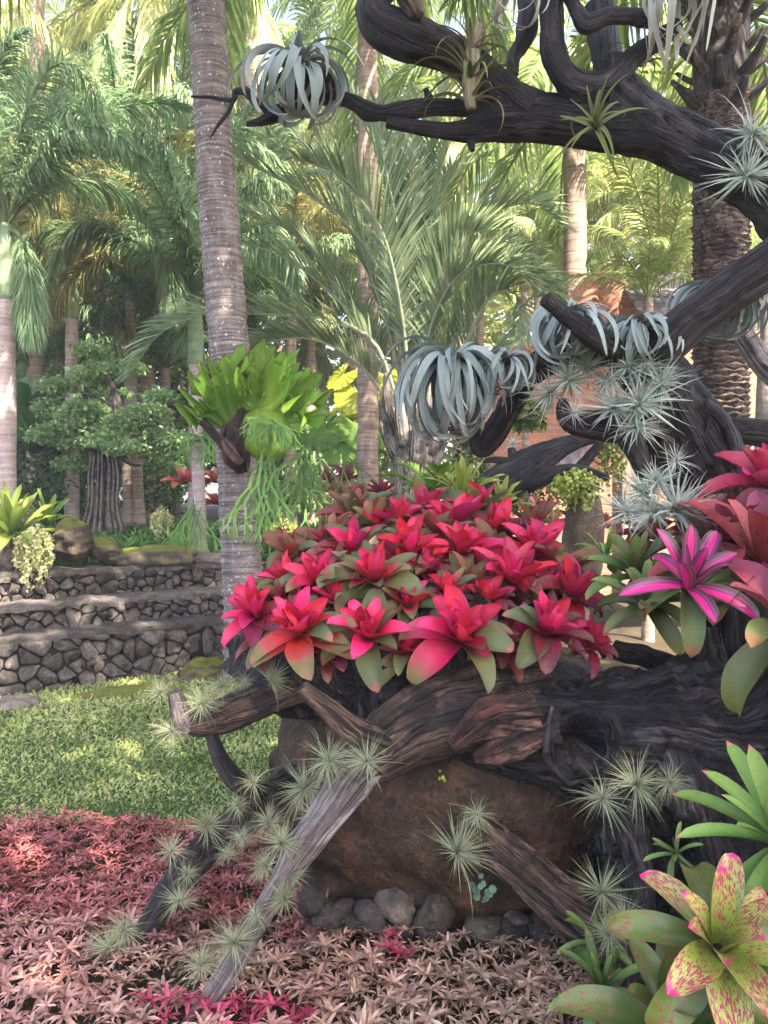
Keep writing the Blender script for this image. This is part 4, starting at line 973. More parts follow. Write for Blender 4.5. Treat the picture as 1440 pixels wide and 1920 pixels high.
# seedlings on the boulder
def sprig(name, label, c, n, s, col, seed):
    r_ = np.random.default_rng(seed); root = thing(name, label, 'seedling', c)
    th = np.linspace(0, 2 * np.pi, 9)[:-1]
    T = np.array([[0, 1 + i, 1 + (i + 1) % 8] for i in range(8)])
    for k in range(n):
        p = np.asarray(c) + r_.normal(0, 1, 3) * np.array([.022, .008, .03]) * s; rad = r_.uniform(.009, .017) * s
        B = basis(np.array([r_.normal() * .5, -1, r_.normal() * .4 + .4]))
        V = np.vstack([p, p + (np.stack([np.cos(th), np.sin(th), 0 * th + .15], 1) * rad) @ B.T])
        mk('leaf', V, None, T, m_cover, root, {'Col': np.tile(np.array(col) * r_.uniform(.6, 1.2), (9, 1))})
sprig('seedling', 'tiny grey green round leaved plant at the boulder foot', P(897, 1668, 2.56), 11, 1.0, (.16, .26, .17), 3)
sprig('seedling', 'tiny yellow green seedling on the boulder face', P(829, 1459, 2.62), 5, .5, (.3, .42, .06), 4)

# ---------------------------------------------------------------- spiky air plants
m_till = mat_col('air_plant', 0.75, 0.15, 0.15, 0.15, 25)
def till_mesh(seed, n=95, up=-.25, w=.030, grav=.25, c0=(.34, .39, .28), c1=(.20, .26, .13), tipc=(.30, .26, .16), curl=.2):
    r_ = np.random.default_rng(seed); a = Acc(); seg = 5
    for k in range(n):
        z = r_.uniform(up, 1) if r_.random() < .8 else r_.uniform(.3, 1); ph = r_.uniform(0, 6.283); q = math.sqrt(max(0, 1 - z * z))
        d = np.array([q * math.cos(ph), q * math.sin(ph), z]); L = r_.uniform(.4, 1.0) * (1.0 if r_.random() < .88 else 1.3)
        side = nrm(np.cross(d, r_.normal(size=3)))
        pts = [d * .04]; cur = d.copy()
        for s_ in range(seg):
            cur = nrm(cur + np.array([0, 0, -grav / seg]) + side * curl * r_.normal() * .5 / seg * 2)
            pts.append(pts[-1] + cur * L / seg)
        pts = np.array(pts); sd = nrm(np.cross(cur, d + np.array([.01, .02, .03])) + r_.normal(size=3) * .6); sd = nrm(sd - d * np.dot(sd, d))
        ww = w * np.linspace(1, .06, seg + 1) * .5
        V = np.stack([pts - sd * ww[:, None], pts + sd * ww[:, None]], 1).reshape(-1, 3)
        t = np.linspace(0, 1, seg + 1)[:, None]
        u = r_.random()
        C = (np.array(c0) * (1 - t) + (np.array(c1) if u < .72 else np.array(tipc)) * t) * r_.uniform(.7, 1.15)
        a.add(V, grid_quads(seg + 1, 2), None, Col=np.repeat(C, 2, 0))
    return a.data('air_plant_leaves')
TG = [till_mesh(200 + k, (170, 210, 120, 190, 230, 150, 200, 110)[k], (-.5, -.7, -.1, -.4)[k % 4], (.026, .021, .03, .023)[k % 4], (.4, .9, .2, .6)[k % 4], (.38, .41, .27), (.25, .28, .14), (.33, .27, .16), (.6, 1.0, .4, .8)[k % 4]) for k in range(8)]                 # green, lower plants
TS = [till_mesh(230 + k, (125, 100, 150, 110, 90, 130)[k], -.7, (.062, .05, .055)[k % 3], (.35, .7, .2)[k % 3], (.48, .54, .47), (.33, .40, .33), (.40, .38, .30), (.6, 1.0, .8)[k % 3]) for k in range(6)]             # silver, upper plants
TW = [till_mesh(260 + k, 90, -.8, .045, .5, (.56, .58, .53), (.46, .47, .42), (.50, .44, .36), 1.2) for k in range(2)]             # silver and curly
def air_plant(px, py, d, rp, label, kind=TG, group='spiky air plants on the low driftwood', tilt=(0, -.4, 1), k=[0]):
    k[0] += 1
    c = P(px, py, d)
    o = put('air_plant', kind[k[0] % len(kind)], m_till, None, tuple(c))
    rr = np.random.default_rng(k[0]); o.rotation_euler = Matrix(basis(np.asarray(tilt, float) + rr.normal(0, .3, 3), k[0] * 1.3).tolist()).to_euler()
    s = rp * d / FPX; o.scale = (s * rr.uniform(.85, 1.2), s * rr.uniform(.85, 1.15), s * rr.uniform(.8, 1.1))
    return tag(o, label, 'air plant', group)
for a in [
    (322, 1372, 2.7, 58, 'spiky air plant under the tip of the driftwood arm'), (300, 1300, 2.72, 45, 'faint air plant above the tip of the driftwood arm'),
    (378, 1320, 2.68, 50, 'air plant on top of the arm beside its grey stub'), (418, 1288, 2.72, 44, 'small air plant on the arm in front of the mossy boulder'),
    (460, 1278, 2.76, 38, 'small air plant halfway along the driftwood arm'), (505, 1276, 2.68, 50, 'dark green air plant where the arm meets the pink mound'),
    (475, 1468, 2.66, 62, 'air plant where the thin drop leg meets the second leg'), (572, 1478, 2.62, 72, 'large air plant in the gap between the two driftwood legs'),
    (617, 1428, 2.44, 74, 'air plant below the cut stub'), (690, 1428, 2.36, 66, 'air plant hanging on the crook of the driftwood'),
    (505, 1545, 2.56, 70, 'air plant between the legs above the purple ground cover'), (528, 1582, 2.34, 72, 'dense air plant halfway down the pale leg'),
    (425, 1600, 2.6, 52, 'air plant on the second leg facing the pale leg'), (388, 1548, 2.66, 42, 'small air plant on top of the second leg at the lawn edge'),
    (322, 1596, 2.6, 50, 'air plant on the outer side of the second leg'), (336, 1690, 2.52, 70, 'large air plant low on the second leg'),
    (232, 1745, 2.5, 58, 'air plant at the outer side of the second leg tip'), (205, 1778, 2.46, 46, 'small air plant in the ground cover by the second leg tip'),
    (377, 1812, 2.2, 62, 'air plant near the foot of the pale leg'), (438, 1768, 2.24, 66, 'air plant on top of the pale leg above its foot'),
    (478, 1716, 2.28, 52, 'air plant beside the narrow waist of the pale leg'), (534, 1685, 2.32, 64, 'air plant on the boulder side of the pale leg'),
    (545, 1640, 2.36, 48, 'small air plant on the boulder side higher up the pale leg'), (445, 1510, 2.72, 46, 'wispy air plant over the lawn at the second leg'),
    (455, 1570, 2.58, 52, 'ragged air plant in the gap below the second leg bend'), (590, 1530, 2.42, 56, 'air plant on the upper edge of the pale leg'), (350, 1640, 2.58, 48, 'air plant midway down the second leg'), (500, 1625, 2.4, 54, 'air plant in the gap at the pale leg waist'),
    (895, 1528, 2.46, 64, 'air plant on top of the blunt low log end'), (856, 1600, 2.42, 68, 'air plant below the blunt low log end'),
    (1130, 1498, 2.28, 84, 'biggest of three air plants in a row on the black stump'), (1192, 1472, 2.26, 74, 'middle of three air plants in a row on the black stump'),
    (1254, 1468, 2.26, 66, 'last of three air plants in a row on the black stump'), (1128, 1672, 2.12, 74, 'air plant on the black stump above the dark green bromeliad'),
    (1172, 1722, 2.06, 64, 'air plant beside the speckled bromeliad leaf'), (1142, 1752, 2.04, 62, 'lowest air plant above the small bright green bromeliad')]:
    a = (a[0], a[1], a[2], a[3] * 1.12 * random.uniform(.72, 1.2), a[4])
    air_plant(*a)
for a in [
    (1030, 738, 2.85, 62, 'silver air plant at the outer end of the upper clump'), (1098, 690, 2.8, 58, 'silver air plant at the top of the upper clump'),
    (1178, 690, 2.74, 68, 'silver air plant below the weathered beam'), (1140, 715, 2.78, 52, 'silver air plant in the middle of the upper clump'),
    (1198, 758, 2.7, 86, 'largest silver green air plant in the upper clump'), (1238, 720, 2.74, 60, 'silver air plant against the dead tree trunk'),
    (1190, 800, 2.7, 60, 'silver air plant hanging at the bottom of the upper clump'), (1065, 715, 2.8, 58, 'silver air plant next to the outermost one of the upper clump'), (1150, 765, 2.72, 60, 'silver air plant over the dark wooden crook'), (1210, 690, 2.72, 56, 'silver air plant tucked under the beam by the trunk'), (1225, 960, 2.68, 66, 'silver air plant in the middle of the hanging trio'), (1205, 925, 2.74, 56, 'pale silver air plant above the hanging trio'), (1175, 960, 2.72, 76, 'silver air plant hanging over the olive bromeliad'),
    (1268, 955, 2.66, 80, 'silver air plant hanging over the striped bromeliad'), (1232, 905, 2.72, 52, 'dense silver air plant between the hanging pair'),
    (1412, 255, 2.82, 78, 'silver air plant on top of the thick limb at the frame edge'), (1400, 330, 2.8, 74, 'silver air plant clinging below the thick limb')]:
    a = (a[0], a[1], a[2], a[3] * 1.22, a[4])
    air_plant(*a, kind=TS, group='silver air plants on the dead tree')
for a in [(1268, 865, 2.7, 56, 'curly silver air plant above the hanging pair'), (1075, 775, 2.76, 50, 'dry curly air plant in the wooden crook')]:
    air_plant(*a, kind=TW, group='silver air plants on the dead tree')

# ---------------------------------------------------------------- ribbon leaved air plants
m_rib = mat_leaf('ribbon_silver', [(0, (.14, .18, .16)), (.3, (.27, .33, .31)), (.85, (.33, .39, .36)), (1, (.36, .35, .29))], rough=.75, spec=.12, trans=.1, hue=.01, val=.22)
m_ribw = mat_leaf('ribbon_pale', [(0, (.28, .30, .24)), (.5, (.50, .50, .42)), (1, (.55, .52, .42))], rough=.75, spec=.12, trans=.1, hue=.01, val=.2)
m_archl = mat_leaf('arching_green', [(0, (.20, .18, .12)), (.3, (.16, .19, .06)), (.8, (.15, .19, .06)), (1, (.25, .19, .08))], rough=.6, spec=.2, trans=.15, hue=.02)
m_tall = mat_leaf('tall_air_leaf', [(0, (.34, .32, .28)), (.3, (.30, .25, .14)), (.8, (.24, .23, .09)), (1, (.25, .17, .08))], rough=.6, spec=.2, trans=.15, hue=.02)
GX = 'silver ribbon leaved air plants'
for k, (px, py, d, lp, n, kind, tilt, lab) in enumerate([
    (562, 132, 3.02, 190, 46, 'ball', (0, -.25, 1), 'round silver ribbon leaved air plant on the branch tip by the palm trunk'),
    (846, 700, 2.8, 215, 100, 'ball', (0, -.2, 1), 'largest ribbon leaved air plant with long hanging grey leaves'),
    (948, 682, 2.82, 125, 46, 'ball', (.05, -.3, 1), 'smaller ribbon leaved air plant beside the largest one'),
    (1068, 600, 2.74, 165, 52, 'ball', (.05, -.25, 1), 'ribbon leaved air plant behind the stick shaped limb'),
    (1198, 618, 2.74, 135, 48, 'ball', (0, -.25, 1), 'ribbon leaved air plant just above the beam foot'),
    (1358, 558, 2.86, 170, 52, 'ball', (0, -.1, 1), 'ribbon leaved air plant hidden behind the weathered beam'),
    ]):
    o = rosette('ribbon_air_plant', lab, 'air plant', P(px, py, d), tilt, n, lp * d / FPX, kind, lambda f, r: m_rib, GX, seed=80 + k, scl=(.8, 1.0), jitter=16)
    if k == 1: o.scale = (.86, .86, 1.2)
rosette('ribbon_air_plant', 'pale curled air plant at the top edge above the tall brownish one', 'air plant', P(965, -18, 2.9), (0, -.1, 1), 18, .30, 'ribbon', lambda f, r: m_ribw, GX, seed=90, scl=(.8, 1), jitter=20)
rosette('ribbon_air_plant', 'pale curled air plant at the top edge near the shaggy palm', 'air plant', P(1262, -20, 2.85), (0, -.2, 1), 20, .38, 'hang', lambda f, r: m_ribw, GX, seed=91, scl=(.8, 1), jitter=20)
GA = 'arching green air plants on the high limb'
m_stem = mat_wood('pale_stem', (.14, .12, .08), (.24, .2, .12), (.34, .3, .2), gs=60, ls=4, bstr=.3, crack=.3, darkp=.2)
tb = rosette('arching_air_plant', 'tall brownish air plant standing on the high limb', 'air plant', P(880, 195, 2.96), (.02, -.1, 1), 12, .24, 'arch', lambda f, r: m_tall, GA, seed=95, scl=(.85, 1))
a = Acc(); limb(a, [(884, 205, 2.96, 9), (880, 170, 2.95, 13), (884, 120, 2.94, 15), (890, 75, 2.94, 12), (900, 45, 2.94, 6)], nu=30, nv=14, lump=.12, seed=5)
so = a.mk('stem', m_stem, None); sl = Matrix.LocRotScale(tb.location, tb.rotation_euler, None); so.parent = tb; so.matrix_parent_inverse = sl.inverted()
rosette('arching_air_plant', 'green air plant arching from the middle of the tall brownish stem', 'air plant', P(882, 150, 2.93), (.02, -.2, 1), 16, .29, 'arch', lambda f, r: m_tall if f < .5 else m_archl, GA, seed=96, scl=(.7, 1))
rosette('arching_air_plant', 'yellowish air plant crowning the tall brownish stem', 'air plant', P(886, 92, 2.92), (.05, -.2, 1), 12, .25, 'arch', lambda f, r: m_tall, GA, seed=99, scl=(.6, 1))
rosette('arching_air_plant', 'dark green air plant hanging under the high limb junction', 'air plant', P(1118, 240, 2.85), (-.35, -.75, .2), 16, .24, 'arch', lambda f, r: m_archl, GA, seed=97, scl=(.7, 1))
rosette('arching_air_plant', 'green air plant in the fork beside the shaggy palm trunk', 'air plant', P(1200, 125, 3.05), (.2, -.4, .8), 14, .2, 'arch', lambda f, r: m_archl, GA, seed=98, scl=(.7, 1))
nest = thing('bark_nest', 'dark bark pad under the round air plant on the branch tip', 'bark', P(575, 165, 3.08))
V, Q, T = rock_mesh((.13, .08, .045), 93, 14, 22, 7, .15)
mk('bark', V + P(575, 158, 3.1), Q, T, m_red, nest, {'grain': V})
# ---------------------------------------------------------------- palm fronds
m_frond = mat_col('palm_leaf', 0.45, 0.4, 0.48, 0.15, 6)
def frond(acc, C, nl=60, ll=0.6, lw=0.035, ang=50, lift=0.15, droop=0.6, bushy=0.0, col0=(.06, .13, .03), col1=(.14, .24, .06), rc=(.12, .16, .05), rr=.016, t0=.12, seed=0, tipc=None, sil=0.0, brown=0.0, prof=None):
    """feather frond along curve C (n,3): a rachis and two rows of leaflets in one mesh"""
    r_ = np.random.default_rng(seed)
    C = np.asarray(C, float); n = len(C)
    s = np.r_[0, np.cumsum(np.linalg.norm(np.diff(C, axis=0), axis=1))]; Lr = s[-1]; u = s / Lr
    tan = nrm(np.gradient(C, axis=0))
    sidev = np.cross(tan, np.array([0, 0, 1.0])); sidev = nrm(sidev + 1e-3 * np.array([.3, .7, 0])); upv = np.cross(sidev, tan)
    V, Q, T, G_ = tube(C, rr * (1 - .85 * u) + .002, max(8, n), 5, 0, 1, 0, 1, 0, None, (), False)
    rach = Acc(); rach.add(V, Q, None, Col=np.array(rc)); acc.rach = rach
    t = np.linspace(t0, 1, nl)
    t = np.r_[t, t]; sg = np.r_[np.ones(nl), -np.ones(nl)]
    t = np.clip(t + r_.normal(0, .3 / nl, 2 * nl), 0, 1)
    def ip(A): return np.stack([np.interp(t, u, A[:, k]) for k in range(3)], 1)
    p, tn, sv, uv = ip(C), nrm(ip(tan)), nrm(ip(sidev)), nrm(ip(upv))
    a = R(ang) * (1 - .45 * t) + r_.normal(0, .08, 2 * nl)
    lf = lift + r_.normal(0, .06, 2 * nl)
    if bushy:
        ro = r_.uniform(-1.5, 1.5, 2 * nl) * bushy
        sv2 = sv * (sg * np.cos(ro))[:, None] + uv * np.sin(ro)[:, None]
    else: sv2 = sv * sg[:, None]
    d = nrm(sv2 * np.sin(a)[:, None] + tn * np.cos(a)[:, None] + uv * lf[:, None])
    pr = np.sin(np.pi * np.clip(.10 + .86 * (t - t0) / (1 - t0), 0, 1)) ** .6 if prof is None else prof(t)
    L = ll * pr * r_.uniform(.88, 1.1, 2 * nl) + .02
    seg = 4; P0 = p; pts = [P0]; cur = d
    for k in range(seg):
        cur = nrm(cur + np.array([0, 0, -1.0]) * (droop / seg * (k + .6) * .7) * r_.uniform(.7, 1.3, 2 * nl)[:, None])
        pts.append(pts[-1] + cur * (L / seg)[:, None])
    pts = np.stack(pts, 1)                                                # (m, seg+1, 3)
    wv = nrm(np.cross(d, uv) + 1e-4); wv = nrm(wv + uv * r_.normal(0, .35, 2 * nl)[:, None])
    w = lw * np.array([.5, 1, .9, .55, .03]) * .5
    V = np.stack([pts - wv[:, None, :] * w[None, :, None], pts + wv[:, None, :] * w[None, :, None]], 2).reshape(-1, 3)
    m = 2 * nl; q0 = grid_quads(seg + 1, 2)
    Q = (q0[None] + (np.arange(m) * (seg + 1) * 2)[:, None, None]).reshape(-1, 4)
    k = np.clip(r_.normal(.5, .25, (m, 1)), 0, 1)
    c = np.array(col0) * (1 - k) + np.array(col1) * k
    br = r_.random(m) < brown; c[br] = np.array([.32, .22, .09]) * r_.uniform(.6, 1.1, (br.sum(), 1))
    tt = np.linspace(0, 1, seg + 1)[None, :, None]
    tc = np.array(tipc) if tipc is not None else None
    cc = np.repeat(c[:, None, :], seg + 1, 1)
    if tc is not None: cc = cc * (1 - tt * .7) + tc * tt * .7
    acc.add(V, Q, None, Col=np.repeat(cc, 2, 1).reshape(-1, 3))

def arc(L, e0, bend, n=14, p=1.4, side=0.0):
    t = np.linspace(0, 1, n); e = R(e0) - R(bend) * t ** p; em = .5 * (e[1:] + e[:-1]); dl = L / (n - 1)
    return np.stack([np.r_[0, np.cumsum(np.cos(em) * dl)], side * L * t ** 2, np.r_[0, np.cumsum(np.sin(em) * dl)]], 1)

STY = {
    'coco': dict(L=3.6, nl=84, ll=.80, lw=.036, ang=55, lift=.05, droop=1.5, col0=(.21, .27, .09), col1=(.48, .53, .23), rc=(.42, .44, .2), rr=.03),
    'gold': dict(L=3.4, nl=84, ll=.80, lw=.036, ang=55, lift=.05, droop=1.6, col0=(.33, .37, .12), col1=(.62, .63, .28), rc=(.6, .57, .28), rr=.03),
    'cocog': dict(L=3.4, nl=84, ll=.75, lw=.036, ang=52, lift=.08, droop=1.1, col0=(.13, .21, .065), col1=(.34, .43, .15), rc=(.32, .36, .14), rr=.03),
    'fox': dict(L=2.9, nl=190, ll=.5, lw=.024, ang=58, lift=.0, droop=1.2, bushy=1.0, col0=(.10, .20, .085), col1=(.33, .46, .24), rc=(.2, .27, .13), rr=.028),
    'foxy': dict(L=2.7, nl=190, ll=.48, lw=.023, ang=58, lift=.0, droop=1.2, bushy=1.0, col0=(.16, .2, .06), col1=(.42, .42, .16), rc=(.4, .34, .13), rr=.028, brown=.25),
}
FP = {}; RACH = {}
def frond_pool(sty):
    if sty in FP: return FP[sty]
    k = dict(STY[sty]); L = k.pop('L'); out = []
    for i, (e0, b) in enumerate(((82, 60), (70, 85), (58, 100), (42, 105), (25, 95), (5, 75), (-15, 55))):
        a = Acc(); frond(a, arc(L, e0, b, side=.05 * (-1) ** i), seed=300 + i, **k)
        me = a.data('frond'); mr = a.rach.data('rachis'); me.materials.append(m_frond); mr.materials.append(m_frond); RACH[me.name] = mr; out.append(me)
    FP[sty] = out; return out
def put_frond(me, root, loc, rot, s):
    o = bpy.data.objects.new('frond', me); COL.objects.link(o); o.parent = root
    o.location = tuple(loc); o.rotation_euler = rot; o.scale = (s, s, s)
    q = bpy.data.objects.new('rachis', RACH[me.name]); COL.objects.link(q); q.parent = o
    return o
def own_frond(root, pts, **kw):
    a = Acc(); frond(a, catmull(np.array(pts), 22), **kw); o = a.mk('frond', m_frond, root); a.rach.mk('rachis', m_frond, o); return o

def trunk_part(root, pts, rad, mat, name='trunk', ring=(.07, .06), nu=80, nv=20, lump=.03, seed=0):
    V, Q, T, G_ = tube(pts, rad, nu, nv, .02, 3, lump, 2.0, seed, ring)
    return mk(name, V, Q, T, mat, root, {'grain': G_})

m_coc = mat_trunk('coconut_bark', (0.055, 0.045, 0.042), (0.17, 0.14, 0.128), (0.34, 0.29, 0.27), 60, (.6, .57, .55), (.63, .68), 1.0)
m_coc2 = mat_trunk('pale_bark', (0.12, 0.085, 0.065), (0.27, 0.2, 0.16), (0.45, 0.35, 0.28), 40, (.5, .45, .4), (.68, .75))
m_roy = mat_trunk('pink_grey_bark', (0.22, 0.16, 0.145), (0.36, 0.28, 0.26), (0.5, 0.42, 0.4), 30, (.58, .54, .52), (.62, .7), .2)
m_shaft = mat_trunk('crownshaft', (0.10, 0.15, 0.08), (0.2, 0.27, 0.15), (0.32, 0.38, 0.26), 8, (.4, .44, .36), (.7, .8), .15)

def palm(name, label, px, d, crown_py, sty, nf=13, tr=.13, tmat=None, fscale=1.0, seed=0, base_py=None, shaft=False, lean=0.0, group='palms behind the terrace', tip_px=None, stages=None):
    r_ = np.random.default_rng(400 + seed)
    top = P(px if tip_px is None else tip_px, crown_py, d)
    bx = P(px, 940, d)[0] + lean
    zb = height(np.array([bx]), np.array([d]))[0] - .1
    base = np.array([bx, d, zb])
    root = thing(name, label, 'palm tree', base, group)
    mid = base * .5 + top * .5 + np.array([lean * -.3, 0, 0])
    sh = .9 * fscale if shaft else 0.0
    tt = top - nrm(top - mid) * sh
    trunk_part(root, [base, base * .7 + mid * .3, mid, tt], [tr * 1.25, tr * 1.05, tr, tr * .9], tmat or m_coc2, seed=seed, ring=(.09, .05))
    if shaft: trunk_part(root, [tt, tt * .5 + top * .5, top], [tr * .95, tr * 1.05, tr * .5], m_shaft, 'crownshaft', None, 16, 16, .02, seed)
    pl = frond_pool(sty)
    for i in range(nf):
        f = i / max(nf - 1, 1)
        k = int(f * len(pl)) if stages is None else stages[i % len(stages)]
        k = min(max(k, 0), len(pl) - 1)
        put_frond(pl[k], root, top - base, (r_.normal() * .08, r_.normal() * .1, i * 2.39996 + seed + r_.normal() * .2), fscale * r_.uniform(.85, 1.12))
    return root

# the near coconut palm with the elkhorn fern
cp = thing('coconut_palm', 'leaning coconut palm with ringed trunk carrying the elkhorn fern', 'palm tree', np.array([P(460, 1270, 6.5)[0], 6.5, -.05]))
tp = [P(464, 1290, 6.5), P(455, 1100, 6.5), P(445, 900, 6.5), P(430, 660, 6.5), P(412, 420, 6.5), P(398, 200, 6.5), P(386, 0, 6.5), P(372, -250, 6.5), P(362, -520, 6.5)]
trunk_part(cp, tp, [.2, .175, .168, .168, .165, .16, .16, .155, .15], m_coc, ring=(.085, .11), nu=320, nv=40, seed=5)
for i in range(15): put_frond(frond_pool('cocog')[min(i // 2, 6)], cp, tp[-1] - np.array(cp.location), (0, 0, i * 2.4 + .5), 1.15)

gp = palm('coconut_palm', 'sunlit golden green coconut palm whose crown hangs into the top edge', 278, 14, -60, 'gold', 9, .14, m_coc2, 1.0, 1, stages=[1, 2, 3, 4, 5, 6, 6, 5])
palm('coconut_palm', 'yellow green coconut palm crown at the top corner', 70, 13.5, -140, 'gold', 10, .13, m_coc2, 1.05, 2, stages=[2, 3, 4, 5, 6, 5, 3, 6])
palm('coconut_palm', 'golden coconut palm crown beside the ringed trunk at the top edge', 470, 15, -150, 'gold', 10, .13, m_coc2, 1.1, 3, stages=[2, 3, 4, 5, 6, 6])
fx = palm('foxtail_palm', 'foxtail palm with pale pink trunk and green shaft at the frame edge', 12, 9.5, 420, 'fox', 11, .115, m_roy, 1.05, 4, shaft=True, stages=[0, 1, 1, 2, 2, 3, 3, 4])
fy = palm('foxtail_palm', 'foxtail palm with yellowing fronds above the bonsai', 135, 12.5, 500, 'foxy', 12, .11, m_roy, .95, 5, shaft=True, stages=[1, 2, 2, 3, 3, 4])
palm('foxtail_palm', 'green foxtail palm just behind the coconut trunk', 367, 11.5, 560, 'fox', 12, .11, m_roy, 1.1, 6, shaft=True, stages=[0, 1, 1, 2, 2, 3])
palm('foxtail_palm', 'foxtail palm with plumes arching above the bonsai top', 245, 13.5, 420, 'fox', 13, .11, m_roy, 1.15, 7, shaft=True, stages=[1, 1, 2, 2, 3, 3, 4])
palm('foxtail_palm', 'olive foxtail palm between the coconut trunk and the slim pale trunk', 545, 13.5, 470, 'foxy', 13, .11, m_coc2, 1.15, 8, shaft=True, stages=[1, 2, 2, 3, 3, 4])
palm('slim_palm', 'slim palm with a tall pale trunk behind the silver palm', 690, 9.2, -160, 'cocog', 12, .125, m_coc2, 1.0, 9)
palm('slim_palm', 'thin palm trunk far behind the elkhorn fern', 582, 15.0, 330, 'fox', 11, .1, m_coc2, 1.1, 10)
palm('sunlit_palm', 'palm with a sunlit pinkish trunk below the high limb', 1078, 9.6, 140, 'cocog', 14, .15, m_coc2, .95, 11, stages=[3, 4, 5, 6, 5, 6, 4])
palm('low_palm', 'low palm with feathery yellow green fronds above the brick gable', 1240, 10.0, 560, 'coco', 11, .1, m_coc2, .62, 12, stages=[0, 0, 1, 1, 2, 2, 3])
palm('low_palm', 'low feather palm in front of the brick gable', 1215, 8.4, 560, 'cocog', 8, .06, m_coc2, .4, 31, stages=[1, 2, 2, 3, 4])
palm('far_palm', 'distant palm behind the top corner crown', 30, 18, 150, 'coco', 13, .14, m_coc2, 1.25, 13, group='distant palms')
palm('far_palm', 'distant palm behind the foxtail plumes', 190, 20, 190, 'cocog', 13, .14, m_coc2, 1.3, 14, group='distant palms')
palm('far_palm', 'distant palm behind the branch tip air plant', 600, 17, 120, 'cocog', 14, .14, m_coc2, 1.25, 15, group='distant palms', stages=[1, 2, 3, 4, 5, 6])
palm('far_palm', 'distant yellow palm seen under the high limb', 860, 19, 280, 'coco', 15, .14, m_coc2, 1.35, 16, group='distant palms', stages=[1, 2, 3, 4, 5, 6])
palm('far_palm', 'distant sunlit palm beside the date palm', 1210, 18, 260, 'gold', 15, .14, m_coc2, 1.3, 17, group='distant palms', stages=[2, 3, 4, 5, 6])
palm('far_palm', 'distant palm between the silver palm and sunlit trunk', 985, 22, 330, 'coco', 14, .14, m_coc2, 1.4, 18, group='distant palms', stages=[1, 2, 3, 4, 5])
palm('far_palm', 'distant palm behind the date palm at the frame edge', 1440, 20, 300, 'coco', 13, .14, m_coc2, 1.3, 19, group='distant palms')
palm('far_palm', 'distant dark palm behind the coconut trunk', 420, 20, 330, 'fox', 13, .13, m_coc2, 1.5, 20, group='distant palms', stages=[1, 2, 3, 4])
palm('far_palm', 'distant low palm behind the licuala plants', 660, 19, 520, 'cocog', 13, .13, m_coc2, 1.1, 21, group='distant palms', stages=[0, 1, 2, 3, 4])
palm('far_palm', 'distant low palm behind the bonsai crown', 110, 17, 600, 'cocog', 13, .13, m_coc2, 1.0, 22, group='distant palms', stages=[0, 1, 2, 3])
for k, (px, d, cy, sty_, lab) in enumerate([(1640, 13, 420, 'coco', 'palm just outside the frame beyond the stone pillar'), (1820, 15, 500, 'cocog', 'palm well outside the frame beyond the brick building'), (1980, 12, 450, 'fox', 'foxtail palm far outside the frame beyond the brick building'), (-260, 12, 450, 'fox', 'foxtail palm outside the frame beyond the terrace end')]):
    palm('side_palm', lab, px, d, cy, sty_, 13, .12, m_coc2, 1.0, 70 + k, group='palms beside the view')
palm('far_palm', 'distant high palm above the tall brownish air plant', 800, 21, -20, 'cocog', 14, .14, m_coc2, 1.4, 23, group='distant palms', stages=[3, 4, 5, 6])

def PL(path, d0, d1): return [P(a, b, d0 + (d1 - d0) * k / (len(path) - 1)) for k, (a, b) in enumerate(path)]
def sty(name, **kw):
    k = dict(STY[name]); k.pop('L'); k.update(kw); return k
for k, pth in enumerate([[(282, -60), (292, 20), (290, 100), (286, 170)], [(285, -60), (215, -10), (140, 60), (95, 150)], [(280, -60), (360, 0), (400, 90), (420, 190)], [(-20, -10), (60, 25), (130, 90), (175, 165)], [(275, -60), (240, 0), (215, 60), (200, 150)], [(430, -70), (480, -10), (500, 60), (505, 130)], [(40, -60), (30, 20), (10, 80), (-10, 130)]]):
    own_frond(gp, PL(pth, 12.6, 12.0), seed=820 + k, **sty('gold', ll=.95, nl=64, lw=.04, droop=1.0, ang=38, t0=.05))
for k, (pth, st_) in enumerate([([(8, 430), (25, 300), (60, 180), (110, 118), (165, 150), (195, 240)], 'fox'), ([(10, 430), (55, 350), (120, 290), (200, 262), (275, 300)], 'fox'), ([(8, 435), (35, 440), (55, 520), (62, 640)], 'fox'), ([(6, 430), (-10, 320), (-20, 200), (10, 90), (50, 60)], 'fox')]):
    own_frond(fx, PL(pth, 9.5, 9.2), seed=840 + k, **sty(st_, nl=240, ll=.5, lw=.02, t0=.2))
for k, (pth, st_) in enumerate([([(230, 500), (200, 485), (140, 520), (90, 580), (65, 650)], 'foxy'), ([(300, 420), (250, 340), (170, 322), (95, 350), (62, 430)], 'foxy'), ([(250, 500), (290, 470), (320, 520), (325, 600)], 'fox'), ([(250, 480), (200, 420), (130, 440), (100, 500)], 'fox')]):
    own_frond(fy, PL(pth, 11.5, 11.0), seed=850 + k, **sty(st_, nl=230, ll=.5, lw=.022, t0=.1, brown=.45 if k == 0 else .1))
